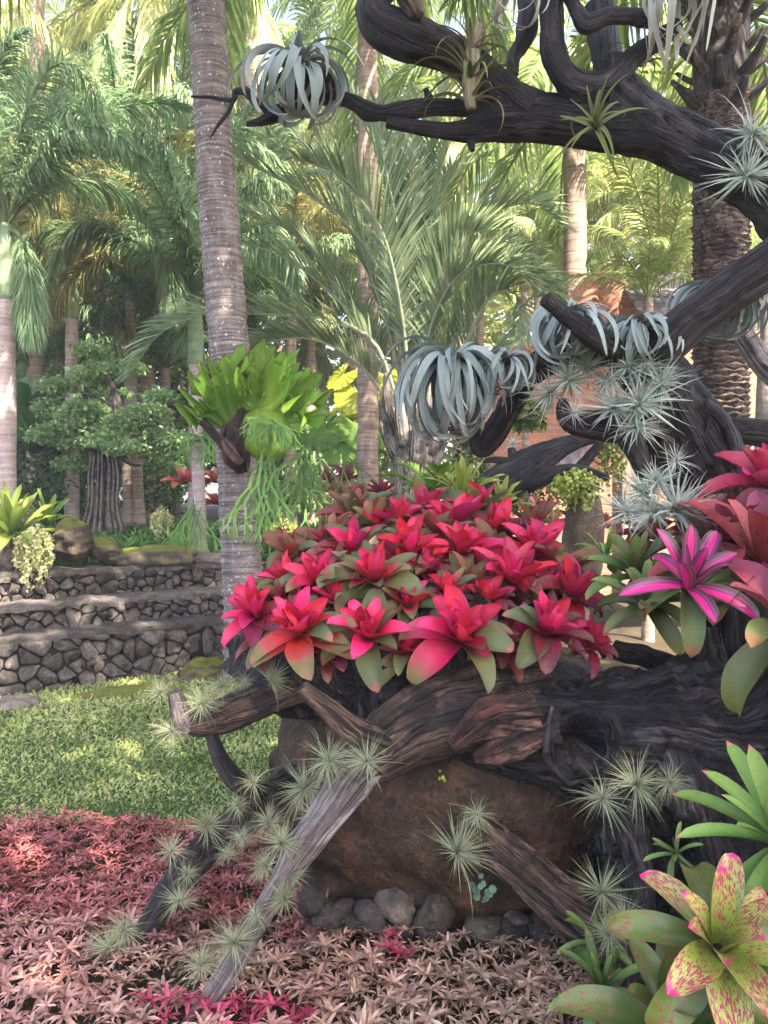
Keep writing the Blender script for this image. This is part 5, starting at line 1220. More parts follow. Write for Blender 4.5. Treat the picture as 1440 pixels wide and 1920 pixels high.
for k, (px, d, cy, sty_, fs, lab) in enumerate([(60, 13.5, 690, 'fox', .85, 'low bushy palm behind the foxtail trunk at the frame edge'), (210, 14.5, 640, 'foxy', .9, 'low yellowing palm behind the bonsai top'),
        (310, 14.0, 690, 'fox', .85, 'low bushy palm between bonsai and coconut trunk'), (480, 14.5, 620, 'fox', .95, 'low bushy palm behind the staghorn fern'), (590, 16.0, 640, 'foxy', .9, 'low olive palm behind the slim pale trunk'),
        (740, 16.0, 600, 'cocog', .8, 'low feather palm behind the silver palm'), (900, 15.0, 560, 'coco', .85, 'low yellow palm between silver palm and brick gable'), (1010, 14.0, 480, 'cocog', .8, 'feather palm above the ribbon air plants'),
        (1160, 15.0, 420, 'gold', .85, 'golden feather palm beyond the brick gable'), (1290, 14.0, 470, 'coco', .8, 'yellow feather palm beside the date palm trunk'), (150, 16.5, 330, 'fox', 1.2, 'tall plume palm behind the yellowing foxtail'),
        (330, 17.0, 260, 'cocog', 1.1, 'tall feather palm beside the ringed coconut trunk'), (520, 17.5, 300, 'fox', 1.2, 'tall plume palm below the branch tip'), (20, 16.0, 300, 'fox', 1.2, 'tall plume palm at the frame edge')]):
    palm('fill_palm', lab, px, d, cy, sty_, 14, .09, m_coc2, fs, 40 + k, group='feather palms filling the background', stages=[0, 1, 2, 3, 1, 2, 4])

# the silver palm in the middle: fronds follow what the photo shows
sp_base = np.array([P(775, 900, 7.6)[0], 7.6, .75])
sp = thing('silver_palm', 'silvery feather palm with arching fronds rising behind the pink plants', 'palm tree', sp_base)
m_boot = mat_wood('palm_boot', (.05, .04, .035), (.2, .165, .14), (.38, .32, .28), gs=40, ls=3, bstr=.5)
trunk_part(sp, [sp_base, P(775, 930, 7.6), P(775, 850, 7.6), P(775, 760, 7.6)], [.2, .2, .19, .09], m_boot, ring=(.1, .15), nu=40, seed=3)
SF = [[(760, 800), (700, 640), (590, 600), (470, 588), (380, 590), (300, 625), (245, 700)], [(765, 790), (735, 640), (680, 470), (640, 350), (585, 240)],
      [(768, 800), (745, 620), (690, 470), (600, 380), (490, 320), (440, 290)], [(772, 780), (765, 560), (730, 380), (690, 250), (640, 150)],
      [(775, 780), (775, 560), (768, 400), (770, 280), (785, 180)], [(780, 780), (795, 560), (812, 400), (835, 290), (880, 200)],
      [(782, 790), (815, 600), (860, 470), (925, 400), (1000, 380), (1050, 420)], [(785, 790), (830, 680), (885, 580), (950, 520), (1010, 525), (1060, 575)],
      [(765, 800), (720, 690), (650, 580), (560, 500), (470, 460), (400, 470)], [(786, 800), (850, 690), (915, 560), (970, 555), (965, 640), (900, 690)],
      [(758, 805), (690, 700), (600, 640), (510, 640), (450, 680)], [(778, 780), (785, 600), (800, 440), (850, 330), (920, 290)],
      [(770, 790), (755, 600), (715, 430), (640, 330), (560, 300)], [(778, 780), (792, 620), (830, 500), (880, 440), (950, 430)],
      [(770, 785), (760, 600), (748, 440), (720, 300), (705, 190)], [(784, 785), (812, 620), (868, 500), (945, 470), (1010, 480)], [(776, 780), (782, 560), (790, 380), (812, 240), (850, 130)], [(762, 800), (715, 660), (640, 540), (550, 440), (470, 400)], [(780, 785), (800, 640), (840, 540), (890, 500), (960, 500), (1020, 560)], [(765, 795), (725, 600), (660, 440), (600, 320), (540, 240)]]
DY = [-.9, .3, -.3, .5, -.2, .2, -.5, -.9, .6, -1.2, -.6, .8, -1.2, -.8, -.4, .7, .6, .9, -1.0, 1.2]
for i, (pp, dy) in enumerate(zip(SF, DY)):
    pts = []
    for j, (a, b) in enumerate(pp): pts.append(P(a, b, 7.6 + dy * j / (len(pp) - 1)))
    own_frond(sp, pts, nl=92, ll=.5 if i not in (9,) else .38, lw=.027, ang=44, lift=.35, droop=.2, col0=(.16, .23, .115), col1=(.38, .46, .27), rc=(.42, .44, .32), rr=.02, t0=.26, seed=500 + i,
              prof=lambda t: np.sin(np.pi * np.clip(.12 + .84 * (t - .26) / .74, 0, 1)) ** .5)
for i in range(14):
    th = i * 2.4; a = Acc(); rr = .16
    b = P(775, 880 - 6 * i, 7.6) + np.array([math.cos(th) * rr, math.sin(th) * rr, 0])
    t = b + np.array([math.cos(th) * .16, math.sin(th) * .12, .55])
    V, Q, T, G_ = tube([b, b * .5 + t * .5 + np.array([math.cos(th) * .04, 0, 0]), t], [.085, .06, .02], 12, 10, .06, 3, .05, 3, i, flat=.5)
    a.add(V, Q, T, grain=G_); a.mk('leaf_base', m_boot, sp)

# the date palm trunk
dp_base = P(1352, 940, 6.0); dp_base[2] = height(dp_base[0:1], dp_base[1:2])[0] - .1
dp = thing('date_palm', 'thick dark date palm trunk with diamond leaf scars and shaggy top', 'palm tree', dp_base)
m_date = mat_wood('date_bark', (.012, .007, .006), (.05, .03, .024), (.13, .085, .065), gs=25, ls=12, bstr=.6)
m_scar = mat_wood('leaf_scar', (.03, .018, .014), (.12, .078, .058), (.28, .2, .15), gs=18, ls=14, bstr=.5)
top = P(1352, -60, 6.0)
trunk_part(dp, [dp_base, dp_base * .5 + top * .5, top], [.2, .195, .21], m_date, nu=60, seed=4, ring=None)
sv = []
a = Acc(); zz = dp_base[2]; row = 0
while zz < P(0, 180, 6.0)[2]:
    for j in range(9):
        th = (j + .5 * (row % 2)) / 9 * 2 * math.pi + .1 * math.sin(row)
        n_ = np.array([math.cos(th), math.sin(th), 0]); s_ = np.array([-n_[1], n_[0], 0])
        c = np.array([dp_base[0], dp_base[1], zz]) + n_ * .188
        hw = .085; hh = .026 * rng.uniform(.8, 1.3); out = .035 * rng.uniform(.7, 1.3)
        V = np.array([c - s_ * hw, c + np.array([0, 0, hh]) + n_ * out * .3, c + s_ * hw, c - np.array([0, 0, hh * .9]) + n_ * out * .2, c + n_ * out + np.array([0, 0, hh * .3])])
        a.add(V, None, np.array([[0, 4, 1], [1, 4, 2], [2, 4, 3], [3, 4, 0]]), grain=V * np.array([1, 1, 1]))
    zz += .047; row += 1
o = a.mk('leaf_scars', m_scar, dp, smooth=False); o['kind'] = 'stuff'
for i in range(44):                                                         # old leaf stalk stubs at the top
    th = i * 2.4; z = P(0, 235 - i * 7.0, 6.0)[2]; L = rng.uniform(.16, .34)
    b = np.array([dp_base[0] + math.cos(th) * .17, dp_base[1] + math.sin(th) * .17, z]); t = b + np.array([math.cos(th) * L * .7, math.sin(th) * L * .7, L * .55])
    V, Q, T, G_ = tube([b, (b + t) / 2 + np.array([0, 0, -.02]), t], [.06, .05, .035], 8, 8, .08, 3, .1, 5, i, flat=.5)
    mk('stalk_stub', V, Q, T, m_date if i % 3 else m_scar, dp, {'grain': G_})
for i in range(12): put_frond(frond_pool('cocog')[(1, 2, 3, 4)[i % 4]], dp, top - dp_base, (0, 0, i * 2.4), .9)

# ---------------------------------------------------------------- far foliage and shrubs
m_far = mat_col('far_leaves', 0.55, 0.3, 0.4, 0.2, 2)
card_v = np.array([[0, 0, 0], [.5, -.28, .05], [1, 0, -.08], [.5, .28, .05]], float); card_q = np.array([[0, 1, 2, 3]])
def leaf_cloud(c, rad, n, size, c0, c1, seed, shell=.55):
    r_ = np.random.default_rng(seed)
    d = nrm(r_.normal(size=(n, 3))); rr = r_.uniform(shell, 1, n) ** .6
    lump = 1 + .28 * fbm(d * 2.2, seed, 2)
    p = np.asarray(c) + d * (rr * lump)[:, None] * np.asarray(rad)
    M = euler_mats(r_.uniform(0, 6.28, n), r_.normal(-.2, .5, n), r_.normal(0, .6, n), size * r_.uniform(.6, 1.3, n))
    k = np.clip(.5 + .45 * fbm(p / np.mean(rad) * 2.5, seed + 1, 2) + r_.normal(0, .2, n), 0, 1)[:, None]
    return scatter(card_v, card_q, M, p, np.array(c0) * (1 - k) + np.array(c1) * k)
def far_wood():
    a = Acc(); r_ = np.random.default_rng(77)
    for i in range(120):
        px = -900 + (i % 60) * 54 + r_.normal() * 20; d = r_.uniform(25, 34)
        py = r_.uniform(600, 900) if i < 60 else r_.uniform(330, 640)
        rad = np.array([2.4, 1.8, 2.6]) * r_.uniform(.8, 1.4)
        sunny = 760 < px < 1400  # sunlight on this stretch is put into the leaf colours
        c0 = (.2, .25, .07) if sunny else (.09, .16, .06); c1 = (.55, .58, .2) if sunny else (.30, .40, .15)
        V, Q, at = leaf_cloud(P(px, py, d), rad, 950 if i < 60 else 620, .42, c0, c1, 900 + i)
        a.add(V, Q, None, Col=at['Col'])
    tag(a.mk('far_wood', m_far), 'far bank of green trees with sunlight coloured into one stretch', 'trees', kind='stuff')
far_wood()
def shrub(label, px, py, d, rx, rz, n, size, c0, c1, seed, name='shrub', cat='shrub'):
    c = P(px, py, d); a = Acc()
    V, Q, at = leaf_cloud(c, (rx, rx * .8, rz), n, size, c0, c1, seed, .3)
    zb = height(c[0:1], c[1:2])[0]; root = thing(name, label, cat, (c[0], c[1], zb), 'shrubs behind the terrace')
    a.add(V, Q, None, Col=at['Col']); a.mk('foliage', m_far, root)
    trunk_part(root, [np.array([c[0], c[1], zb - .05]), c], [.03, .02], m_coc2, 'stem', None, 8, 8)
DG0, DG1 = (.035, .09, .03), (.12, .24, .08)
shrub('dark green shrub behind the twin pale trunks beside the bonsai', 300, 905, 13, .75, .5, 1300, .1, DG0, DG1, 1)
shrub('dark green shrub low behind the bonsai roots', 125, 925, 13.5, .7, .45, 1200, .1, DG0, DG1, 2)
shrub('dark shrub behind the elkhorn fern strands', 520, 900, 14, .8, .6, 1200, .12, DG0, DG1, 3)
shrub('dark shrub between the slim pale trunk and the silver palm', 640, 880, 15, .7, .6, 900, .12, DG0, (.1, .18, .05), 4)
shrub('yellow green shrub behind the slim pale trunk', 615, 770, 17, 1.2, 1.0, 1400, .15, (.1, .15, .03), (.4, .42, .1), 5)
shrub('olive shrub in front of the brick wall', 1000, 925, 7.5, .35, .2, 700, .07, (.08, .09, .02), (.3, .3, .08), 6)
shrub('dark shrub behind the foxtail trunk', 45, 880, 12, .7, .7, 900, .13, DG0, DG1, 7)
shrub('green shrub beside the silver palm base', 885, 870, 8.2, .25, .5, 700, .07, (.05, .1, .03), (.16, .25, .09), 8)

shrub('light green thicket behind the paddle leaved plant', 60, 790, 16.5, 1.5, 1.6, 2600, .2, (.1, .18, .06), (.32, .44, .17), 21)
shrub('light green thicket behind the bonsai crown', 200, 800, 16.0, 1.5, 1.5, 2600, .2, (.1, .18, .06), (.34, .46, .18), 22)
shrub('light green thicket between bonsai and coconut palm', 330, 790, 16.5, 1.4, 1.6, 2600, .2, (.1, .18, .06), (.32, .44, .17), 23)
shrub('yellow green thicket behind the staghorn fern', 480, 780, 17.0, 1.5, 1.7, 2600, .2, (.13, .2, .06), (.4, .48, .17), 24)

# ---------------------------------------------------------------- broad leaved plants
pool('paddle', 5, 3, lambda f, r, v: leaf_mesh('paddle_leaf', 1, .42, 82 - 50 * f, 30 + 70 * f, 1.6, .15, .35, .25, 12, 5, .02, side=r.normal() * .1, wave=.012, seed=r.random() * 9))
m_pad = mat_leaf('paddle_green', [(0, (.06, .1, .03)), (.5, (.04, .11, .03)), (1, (.07, .15, .04))], rough=.35, spec=.5)
m_lime = mat_leaf('lime_leaf', [(0, (.16, .2, .04)), (.4, (.30, .37, .06)), (.9, (.42, .46, .1)), (1, (.4, .4, .1))], rough=.4, spec=.4, trans=.3, hue=.02, val=.25)
m_fern = mat_leaf('fern_leaf', [(0, (.1, .16, .03)), (.4, (.22, .31, .05)), (.9, (.34, .42, .09)), (1, (.32, .36, .1))], rough=.45, spec=.35, trans=.35, hue=.025, val=.3)
m_bright = mat_leaf('bright_green', [(0, (.09, .17, .03)), (.4, (.14, .28, .04)), (1, (.2, .36, .06))], rough=.4, spec=.4, trans=.3, hue=.02)
rosette('bird_nest_fern', 'yellow green strap leaved fern beside the top step', 'fern', P(22, 1010, 6.9), (.1, -.25, 1), 26, .62, 'strap', lambda f, r: m_fern, seed=111, scl=(.75, 1))
rosette('bird_nest_fern', 'bright low fern beside the brown rock', 'fern', P(85, 985, 7.3), (.35, -.2, 1), 12, .4, 'strap', lambda f, r: m_bright, seed=112, scl=(.75, 1))
rosette('big_leaf_plant', 'dark paddle leaved plant behind the pink foxtail trunk', 'plant', P(62, 850, 11.5), (.2, -.2, 1), 9, 1.25, 'paddle', lambda f, r: m_pad, seed=113, scl=(.7, 1))
rosette('big_leaf_plant', 'paddle leaved plant below the foxtail crown', 'plant', P(35, 800, 12.5), (.1, -.1, 1), 8, 1.2, 'paddle', lambda f, r: m_pad, seed=114, scl=(.7, 1))
rosette('lime_bromeliad', 'lime green bromeliad behind the crest of the pink mound', 'bromeliad', P(868, 935, 4.0), (0, -.2, 1), 18, .27, 'strap', lambda f, r: m_lime, seed=115, scl=(.75, 1))
rosette('lime_bromeliad', 'pale lime bromeliad at the foot of the fallen driftwood', 'bromeliad', P(938, 955, 3.9), (.1, -.25, 1), 16, .21, 'strap', lambda f, r: m_lime, seed=116, scl=(.75, 1))
rosette('lime_bromeliad', 'yellow green bromeliad showing between mound and silver palm', 'bromeliad', P(905, 940, 4.6), (0, -.2, 1), 13, .22, 'strap', lambda f, r: m_lime, seed=117, scl=(.75, 1))
rosette('lime_bromeliad', 'thin leaved green plant beside the standing stone', 'bromeliad', P(1135, 1045, 3.9), (.1, -.2, 1), 10, .2, 'strap', lambda f, r: m_bright, seed=118, scl=(.75, 1))
# small palm-like fern behind the crest
a = Acc()
root = thing('cycad', 'fresh green feather leaved cycad at the back of the mound', 'cycad', P(812, 945, 4.2), None)
for i in range(8):
    a = Acc(); th = i * 2.4
    C = arc(.34, 70 - i * 5, 60, 10) @ rotz(th).T + P(812, 940, 4.2)
    frond(a, C, nl=22, ll=.09, lw=.016, ang=60, lift=.2, droop=.1, col0=(.1, .2, .03), col1=(.24, .36, .07), rc=(.2, .28, .07), rr=.006, seed=600 + i)
    a.rach.mk('rachis', m_frond, a.mk('frond', m_frond, root))

GB = 'red bromeliads bedded behind the terrace'
m_bred = mat_leaf('bed_red', [(0, (.2, .03, .03)), (.4, (.45, .06, .05)), (.8, (.5, .16, .09)), (1, (.4, .22, .1))], hue=.03)
m_bdk = mat_leaf('bed_maroon', [(0, (.1, .01, .02)), (.5, (.22, .02, .05)), (1, (.3, .06, .07))], hue=.02)
m_btan = mat_leaf('bed_tan', [(0, (.2, .09, .04)), (.5, (.35, .2, .09)), (1, (.5, .33, .18))], hue=.03)
BB = [(345, 905, 9.0, .26, m_bred, 'orange red bromeliad hung beside the grey post'), (405, 905, 8.6, .22, m_bred, 'red bromeliad beside the coconut trunk above the post'), (408, 945, 8.5, .2, m_bred, 'lower red bromeliad against the coconut trunk'),
      (612, 905, 9.5, .24, m_bdk, 'dark maroon bromeliad nearest the elkhorn strands'), (650, 900, 9.8, .26, m_bdk, 'maroon bromeliad left of the slim pale trunk'), (590, 925, 9.0, .26, m_btan, 'tan bromeliad behind the elkhorn strands'),
      (630, 930, 8.8, .26, m_btan, 'tan pink bromeliad in the bed below the maroon pair'), (668, 935, 8.6, .24, m_bred, 'reddish bromeliad at the foot of the slim pale trunk'), (575, 960, 8.4, .26, m_lime, 'yellow green bromeliad in the bed near the coconut trunk'),
      (715, 925, 8.5, .22, m_bdk, 'maroon bromeliad between the slim trunk and silver palm'), (1040, 985, 5.2, .16, m_btan, 'small brown bromeliad beside the standing stone'), (1015, 965, 5.6, .17, m_bdk, 'small maroon bromeliad under the black fork'),
      (540, 945, 9.0, .2, m_bright, 'green bromeliad close beside the coconut trunk'), (1130, 990, 4.6, .14, m_bred, 'tiny red bromeliad under the silver air plants')]
for k, (px, py, d, L, mm, lab) in enumerate(BB):
    rosette('bed_bromeliad', lab, 'bromeliad', P(px, py, d), (0, -.25, 1), 13, L * 1.15, 'neo', (lambda m_: (lambda f, r: m_))(mm), GB, seed=120 + k)

# fan palms
def fan(c, rad, seg, tilt, seed, col):
    B = basis(np.asarray(tilt, float), seed); a = Acc(); n = seg * 2 + 1
    th = np.linspace(-2.5, 2.5, n); r = rad * np.where(np.arange(n) % 2, .98, .93)
    V = [[0, 0, 0]]
    for k in range(n): V.append([math.cos(th[k]) * r[k], math.sin(th[k]) * r[k], (.05 if k % 2 else -.01) * rad * 1.2 - .1 * rad])
    V = np.array(V) @ B.T + c
    a.add(V, None, np.array([[0, k + 1, k + 2] for k in range(n - 1)]), Col=np.array(col)); return a
for (px, py, d, n, rad, cc, lab, sd) in [(690, 745, 11.5, 7, .36, (.42, .46, .05), 'sunlit yellow fan leaved palm behind the slim pale trunk', 1), (655, 820, 10.5, 8, .36, (.14, .27, .04), 'green fan leaved palm on a short trunk', 2),
                                         (712, 850, 12.0, 6, .34, (.32, .40, .05), 'yellow green fan leaved palm beside the silver palm foot', 3), (610, 815, 12.5, 7, .36, (.12, .24, .04), 'dark green fan leaved palm behind the elkhorn fern', 4)]:
    c0 = P(px, py, d); zb = height(c0[0:1], c0[1:2])[0]
    root = thing('fan_palm', lab, 'palm', (c0[0], c0[1], zb), 'fan palms')
    trunk_part(root, [np.array([c0[0], c0[1], zb - .1]), np.array([c0[0], c0[1], c0[2] - .35])], [.07, .06], m_coc2, nu=20)
    r_ = np.random.default_rng(sd)
    for i in range(n):
        th = i * 2.4 + sd; q = np.array([math.cos(th) * .38, math.sin(th) * .38, r_.uniform(-.15, .35)])
        a = fan(c0 + q, rad * r_.uniform(.8, 1.1), 14, (math.cos(th) * .6, math.sin(th) * .6 - .5, .7), th, np.array(cc) * r_.uniform(.7, 1.15))
        a.mk('fan_leaf', m_frond, root, smooth=False)
        V, Q, T, G_ = tube([np.array([c0[0], c0[1], c0[2] - .35]), c0 + q * .5 + np.array([0, 0, -.05]), c0 + q], [.012, .01, .008], 8, 5, 0, 1, 0)
        mk('stalk', V, Q, T, m_shaft, root, {'grain': G_})

# ---------------------------------------------------------------- bonsai fig on the bank
bz = 11.0
bb = P(195, 1000, bz)
bon = thing('bonsai_fig', 'old fig trained like a bonsai with aerial roots and clipped leaf pads', 'tree', bb)
m_fig = mat_wood('fig_bark', (.03, .024, .019), (.12, .097, .078), (.26, .22, .18), gs=30, ls=2, bstr=.5)
def BL(name, path, **kw):
    a = Acc(); limb(a, [(x, y, bz + dz, r) for (x, y, dz, r) in path], **kw); return a.mk(name, m_fig, bon)
BL('trunk', [(195, 1005, 0, 36), (198, 940, 0, 24), (200, 880, 0, 20), (205, 840, 0, 18), (212, 810, 0, 14), (222, 775, 0, 11), (215, 740, 0, 7), (200, 700, 0, 4)], nu=100, nv=40, ridge=.25, rf=3, lump=.4, lf=5, seed=61, warp=.8)
for i, x in enumerate((165, 172, 182, 190, 204, 212, 220)):
    BL('aerial_root', [(x + (x - 195) * .5, 1003, -.25, 6), (x, 950, -.22, 3.5), (x + 2, 890, -.2, 3), (x + (200 - x) * .25, 845, -.15, 4)], nu=26, nv=8, lump=.15, seed=70 + i)
BL('branch', [(205, 850, 0, 10), (230, 848, -.1, 9), (262, 838, -.15, 7), (285, 820, -.15, 4)], nu=40, nv=12, lump=.2, seed=81)
BL('branch', [(208, 830, 0, 9), (240, 865, -.2, 6), (265, 872, -.2, 3)], nu=30, nv=10, lump=.2, seed=82)
BL('branch', [(205, 840, 0, 9), (180, 820, -.1, 8), (150, 800, 0, 5)], nu=30, nv=10, lump=.2, seed=83)
BL('branch', [(216, 760, 0, 6), (185, 745, 0, 4), (150, 735, 0, 2)], nu=30, nv=8, lump=.2, seed=84)
BL('branch', [(222, 780, 0, 6), (260, 770, 0, 5), (300, 760, 0, 3)], nu=30, nv=8, lump=.2, seed=85)
for i, (px, py, rx, ry, dz) in enumerate([(175, 698, 60, 20, .2), (110, 722, 42, 18, 0), (170, 655, 40, 16, .3), (235, 690, 48, 18, .3), (300, 745, 40, 18, .2), (140, 790, 62, 28, -.2), (195, 822, 45, 20, -.4), (130, 826, 40, 18, -.1),
                                           (265, 800, 68, 36, -.1), (300, 845, 48, 26, 0), (245, 785, 45, 22, -.3), (135, 868, 42, 18, .2), (310, 880, 40, 22, .3), (95, 765, 34, 18, .3), (205, 740, 40, 14, .2), (85, 815, 38, 16, -.2), (335, 825, 36, 18, -.2), (230, 838, 40, 14, -.5), (160, 765, 46, 15, -.3), (280, 770, 44, 16, -.3)]):
    c = P(px, py, bz + dz); s = bz / FPX
    V, Q, at = leaf_cloud(c, (rx * s, rx * s * .8, ry * s), 900, .07, (.17, .31, .11), (.44, .60, .29), 700 + i, .1)
    mk('foliage', V, Q, None, m_far, bon, at)
tw = [(245, 0, 13), (264, 0, 10)]
for k, lab in ((0, 'pale bare trunk just behind the bonsai roots'), (1, 'second pale bare trunk beside the first behind the bonsai')):
    px = (243, 262)[k]; c = P(px, 985, 12.2); root = thing('bare_trunk', lab, 'tree trunk', c, 'bare trunks')
    trunk_part(root, [c, P(px - 3, 920, 12.2), P(px - 6, 840, 12.2)], [.11, .085, .08], m_coc2, nu=20)

# grey post with hanging ferns, left of the coconut palm
c = P(375, 1040, 8.3); root = thing('grey_post', 'slim lichen grey trunk beside the coconut palm', 'tree trunk', c)
trunk_part(root, [c, P(374, 950, 8.3), P(370, 850, 8.3), P(368, 740, 8.3)], [.085, .07, .065, .06], m_roy, nu=40, ring=(.1, .03))

# ---------------------------------------------------------------- elkhorn / staghorn ferns
m_stag = mat_leaf('staghorn_leaf', [(0, (.20, .26, .05)), (.35, (.20, .31, .035)), (.8, (.13, .27, .022)), (1, (.18, .34, .035))], rough=.5, spec=.3, trans=.35, hue=.02, val=.25, vein=.25)
m_elk = mat_leaf('elkhorn_leaf', [(0, (.10, .2, .05)), (.5, (.13, .27, .06)), (1, (.2, .36, .09))], rough=.5, spec=.3, trans=.3, hue=.02, val=.25)
m_shield = mat_wood('shield_fibre', (.01, .006, .006), (.05, .025, .02), (.16, .08, .045), gs=40, ls=10)
sg = thing('staghorn_fern', 'huge staghorn fern with upright lobed green fronds on the coconut trunk', 'fern', P(450, 880, 6.2))
a = Acc(); limb(a, [(455, 885, 6.25, 14), (445, 850, 6.2, 34), (450, 820, 6.2, 44), (466, 785, 6.2, 40), (470, 755, 6.22, 24)], nu=30, nv=30, ridge=.3, rf=5, lump=.2, seed=1); a.mk('root_ball', m_shield, sg)
a = Acc(); limb(a, [(445, 870, 6.1, 14), (420, 835, 6.08, 17), (385, 795, 6.06, 15), (345, 765, 6.06, 14), (315, 758, 6.06, 9)], nu=40, nv=20, ridge=.3, rf=4, lump=.2, seed=2, flat=.6); a.mk('old_shield', m_shield, sg)
a = Acc(); limb(a, [(452, 870, 5.98, 8), (430, 845, 5.98, 10), (418, 825, 5.98, 6)], nu=20, nv=12, ridge=.2, lump=.2, seed=3); a.mk('fibre_edge', m_red, sg)
def stag(base, tip, width, lobes, seed, curl=.25, mat=m_stag):
    """one wide upright frond: wedge that spreads into lobes"""
    r_ = np.random.default_rng(seed); nt, ns = 16, 41
    base, tip = np.asarray(base), np.asarray(tip); ax = tip - base; L = np.linalg.norm(ax); ax = ax / L
    nv_ = nrm(np.array([r_.normal() * .2, -1, .15]) - ax * np.dot(np.array([0, -1, .15]), ax)); sd = nrm(np.cross(nv_, ax))
    t = np.linspace(0, 1, nt)[:, None]; s = np.linspace(-1, 1, ns)[None, :]
    lob = 1 - .5 * np.clip(np.abs(np.sin(lobes * np.pi * .5 * (s + .25 * np.sin(3 * s + seed) + 1) + .5 * r_.normal())) ** 2.5 + .25 * np.sin(s * 17 + seed), 0, 1) - .18 * s ** 2
    tt = t * (1 - (1 - lob) * t ** 2.2)
    w = width * (.13 + .87 * t ** 1.15)
    off = curl * L * (-(t ** 2.2)) * .6 + .035 * L * np.sin(s * 9 + seed) * t + .12 * L * s ** 2 * t
    V = base + ax * (tt * L)[..., None] + sd * (w * s * .5 * (1 + .05 * np.sin(t * 9)))[..., None] - nv_ * off[..., None]
    U = np.stack([np.tile(t, (1, ns)), np.tile(s * 3, (nt, 1)), 0 * tt], -1).reshape(-1, 3)
    return V.reshape(-1, 3), grid_quads(nt, ns), U
for i, (bx, by, tx, ty, wd, lo, dz) in enumerate([(440, 810, 350, 720, .42, 3, -.1), (445, 800, 395, 675, .45, 4, .05), (455, 790, 445, 672, .45, 3, .15), (465, 790, 500, 660, .55, 4, .1), (480, 790, 570, 668, .62, 3, 0), (475, 800, 540, 690, .6, 4, -.12),
                                                   (440, 815, 385, 735, .4, 4, -.2), (470, 800, 470, 690, .5, 3, -.1), (485, 800, 598, 735, .42, 2, -.1), (450, 795, 415, 700, .4, 4, -.18), (485, 795, 600, 680, .5, 3, .15)]):
    V, Q, U = stag(P(bx, by, 6.12), P(tx, ty - 6, 6.12 + dz), wd * 1.25, lo, 30 + i)
    mk('frond', V, Q, None, m_stag, sg, {'uvw': U})
# shield frond
V, Q, T = rock_mesh((.2, .1, .2), 12, 16, 24, 6, .08); mk('shield', V + P(500, 815, 6.1), Q, T, m_stag, sg, {'uvw': np.c_[np.full(len(V), .6), V[:, 0], V[:, 2]]})
def elk(p0, d0, L, w, seed, depth=3):
    """forked strap frond"""
    r_ = np.random.default_rng(seed); a = Acc()
    def strip(p, d, L, w, dep, t0):
        n = 5; pts = [p]; cur = d
        for k in range(n - 1):
            cur = nrm(cur + np.array([0, 0, -.16]) + r_.normal(size=3) * .06); pts.append(pts[-1] + cur * L / (n - 1))
        pts = np.array(pts); sd = nrm(np.cross(cur, np.array([.2, -1, .1]))); tt = np.linspace(0, 1, n)
        ww = w * (.6 + .55 * tt) if dep else w * np.array([.7, .9, .85, .6, .1])
        V = np.stack([pts - sd * ww[:, None] * .5, pts + sd * ww[:, None] * .5], 1).reshape(-1, 3)
        t = t0 + tt * .3; U = np.stack([np.repeat(t, 2), np.tile([-1., 1.], n), np.zeros(2 * n)], 1)
        a.add(V, grid_quads(n, 2), None, uvw=U)
        if dep:
            for sg_ in (-1, 1):
                nd = nrm(cur + sd * sg_ * r_.uniform(.35, .65) + r_.normal(size=3) * .12)
                strip(pts[-1], nd, L * r_.uniform(.6, .85), w * .8, dep - 1, t0 + .25)
    strip(np.asarray(p0), nrm(d0), L, w, depth, 0.0); return a
def elkhorn(label, c, n, L, spread, seed, hang=True):
    root = thing('elkhorn_fern', label, 'fern', c, 'elkhorn ferns on the trunks'); r_ = np.random.default_rng(seed)
    for i in range(n):
        th = r_.uniform(0, 6.28); d0 = np.array([math.cos(th) * spread, math.sin(th) * spread - .5, r_.uniform(-.5, .6) if not hang else r_.uniform(-1, -.2)])
        a = elk(np.asarray(c) + r_.normal(size=3) * .04, d0, L * r_.uniform(.7, 1.15), L * (.095 if hang else .15), seed * 31 + i, 2 if not hang else 3)
        a.mk('frond', m_elk, root)
elkhorn('elkhorn fern clump in front of the staghorn root ball', P(508, 800, 5.92), 22, .11, 1.0, 1, False)
elkhorn('elkhorn fern hanging in long forked strands below the staghorn', P(500, 862, 5.98), 8, .27, .35, 2)
elkhorn('upper elkhorn fern on the grey post', P(372, 820, 8.05), 18, .17, 1.0, 3, False)
elkhorn('lower elkhorn fern spilling down the grey post', P(370, 950, 8.05), 14, .2, .5, 4)
elkhorn('elkhorn fern behind the staghorn over the red bed', P(590, 830, 8.6), 14, .3, .8, 5)
elkhorn('low elkhorn fern beside the coconut trunk', P(555, 920, 8.4), 12, .22, .7, 6, False)

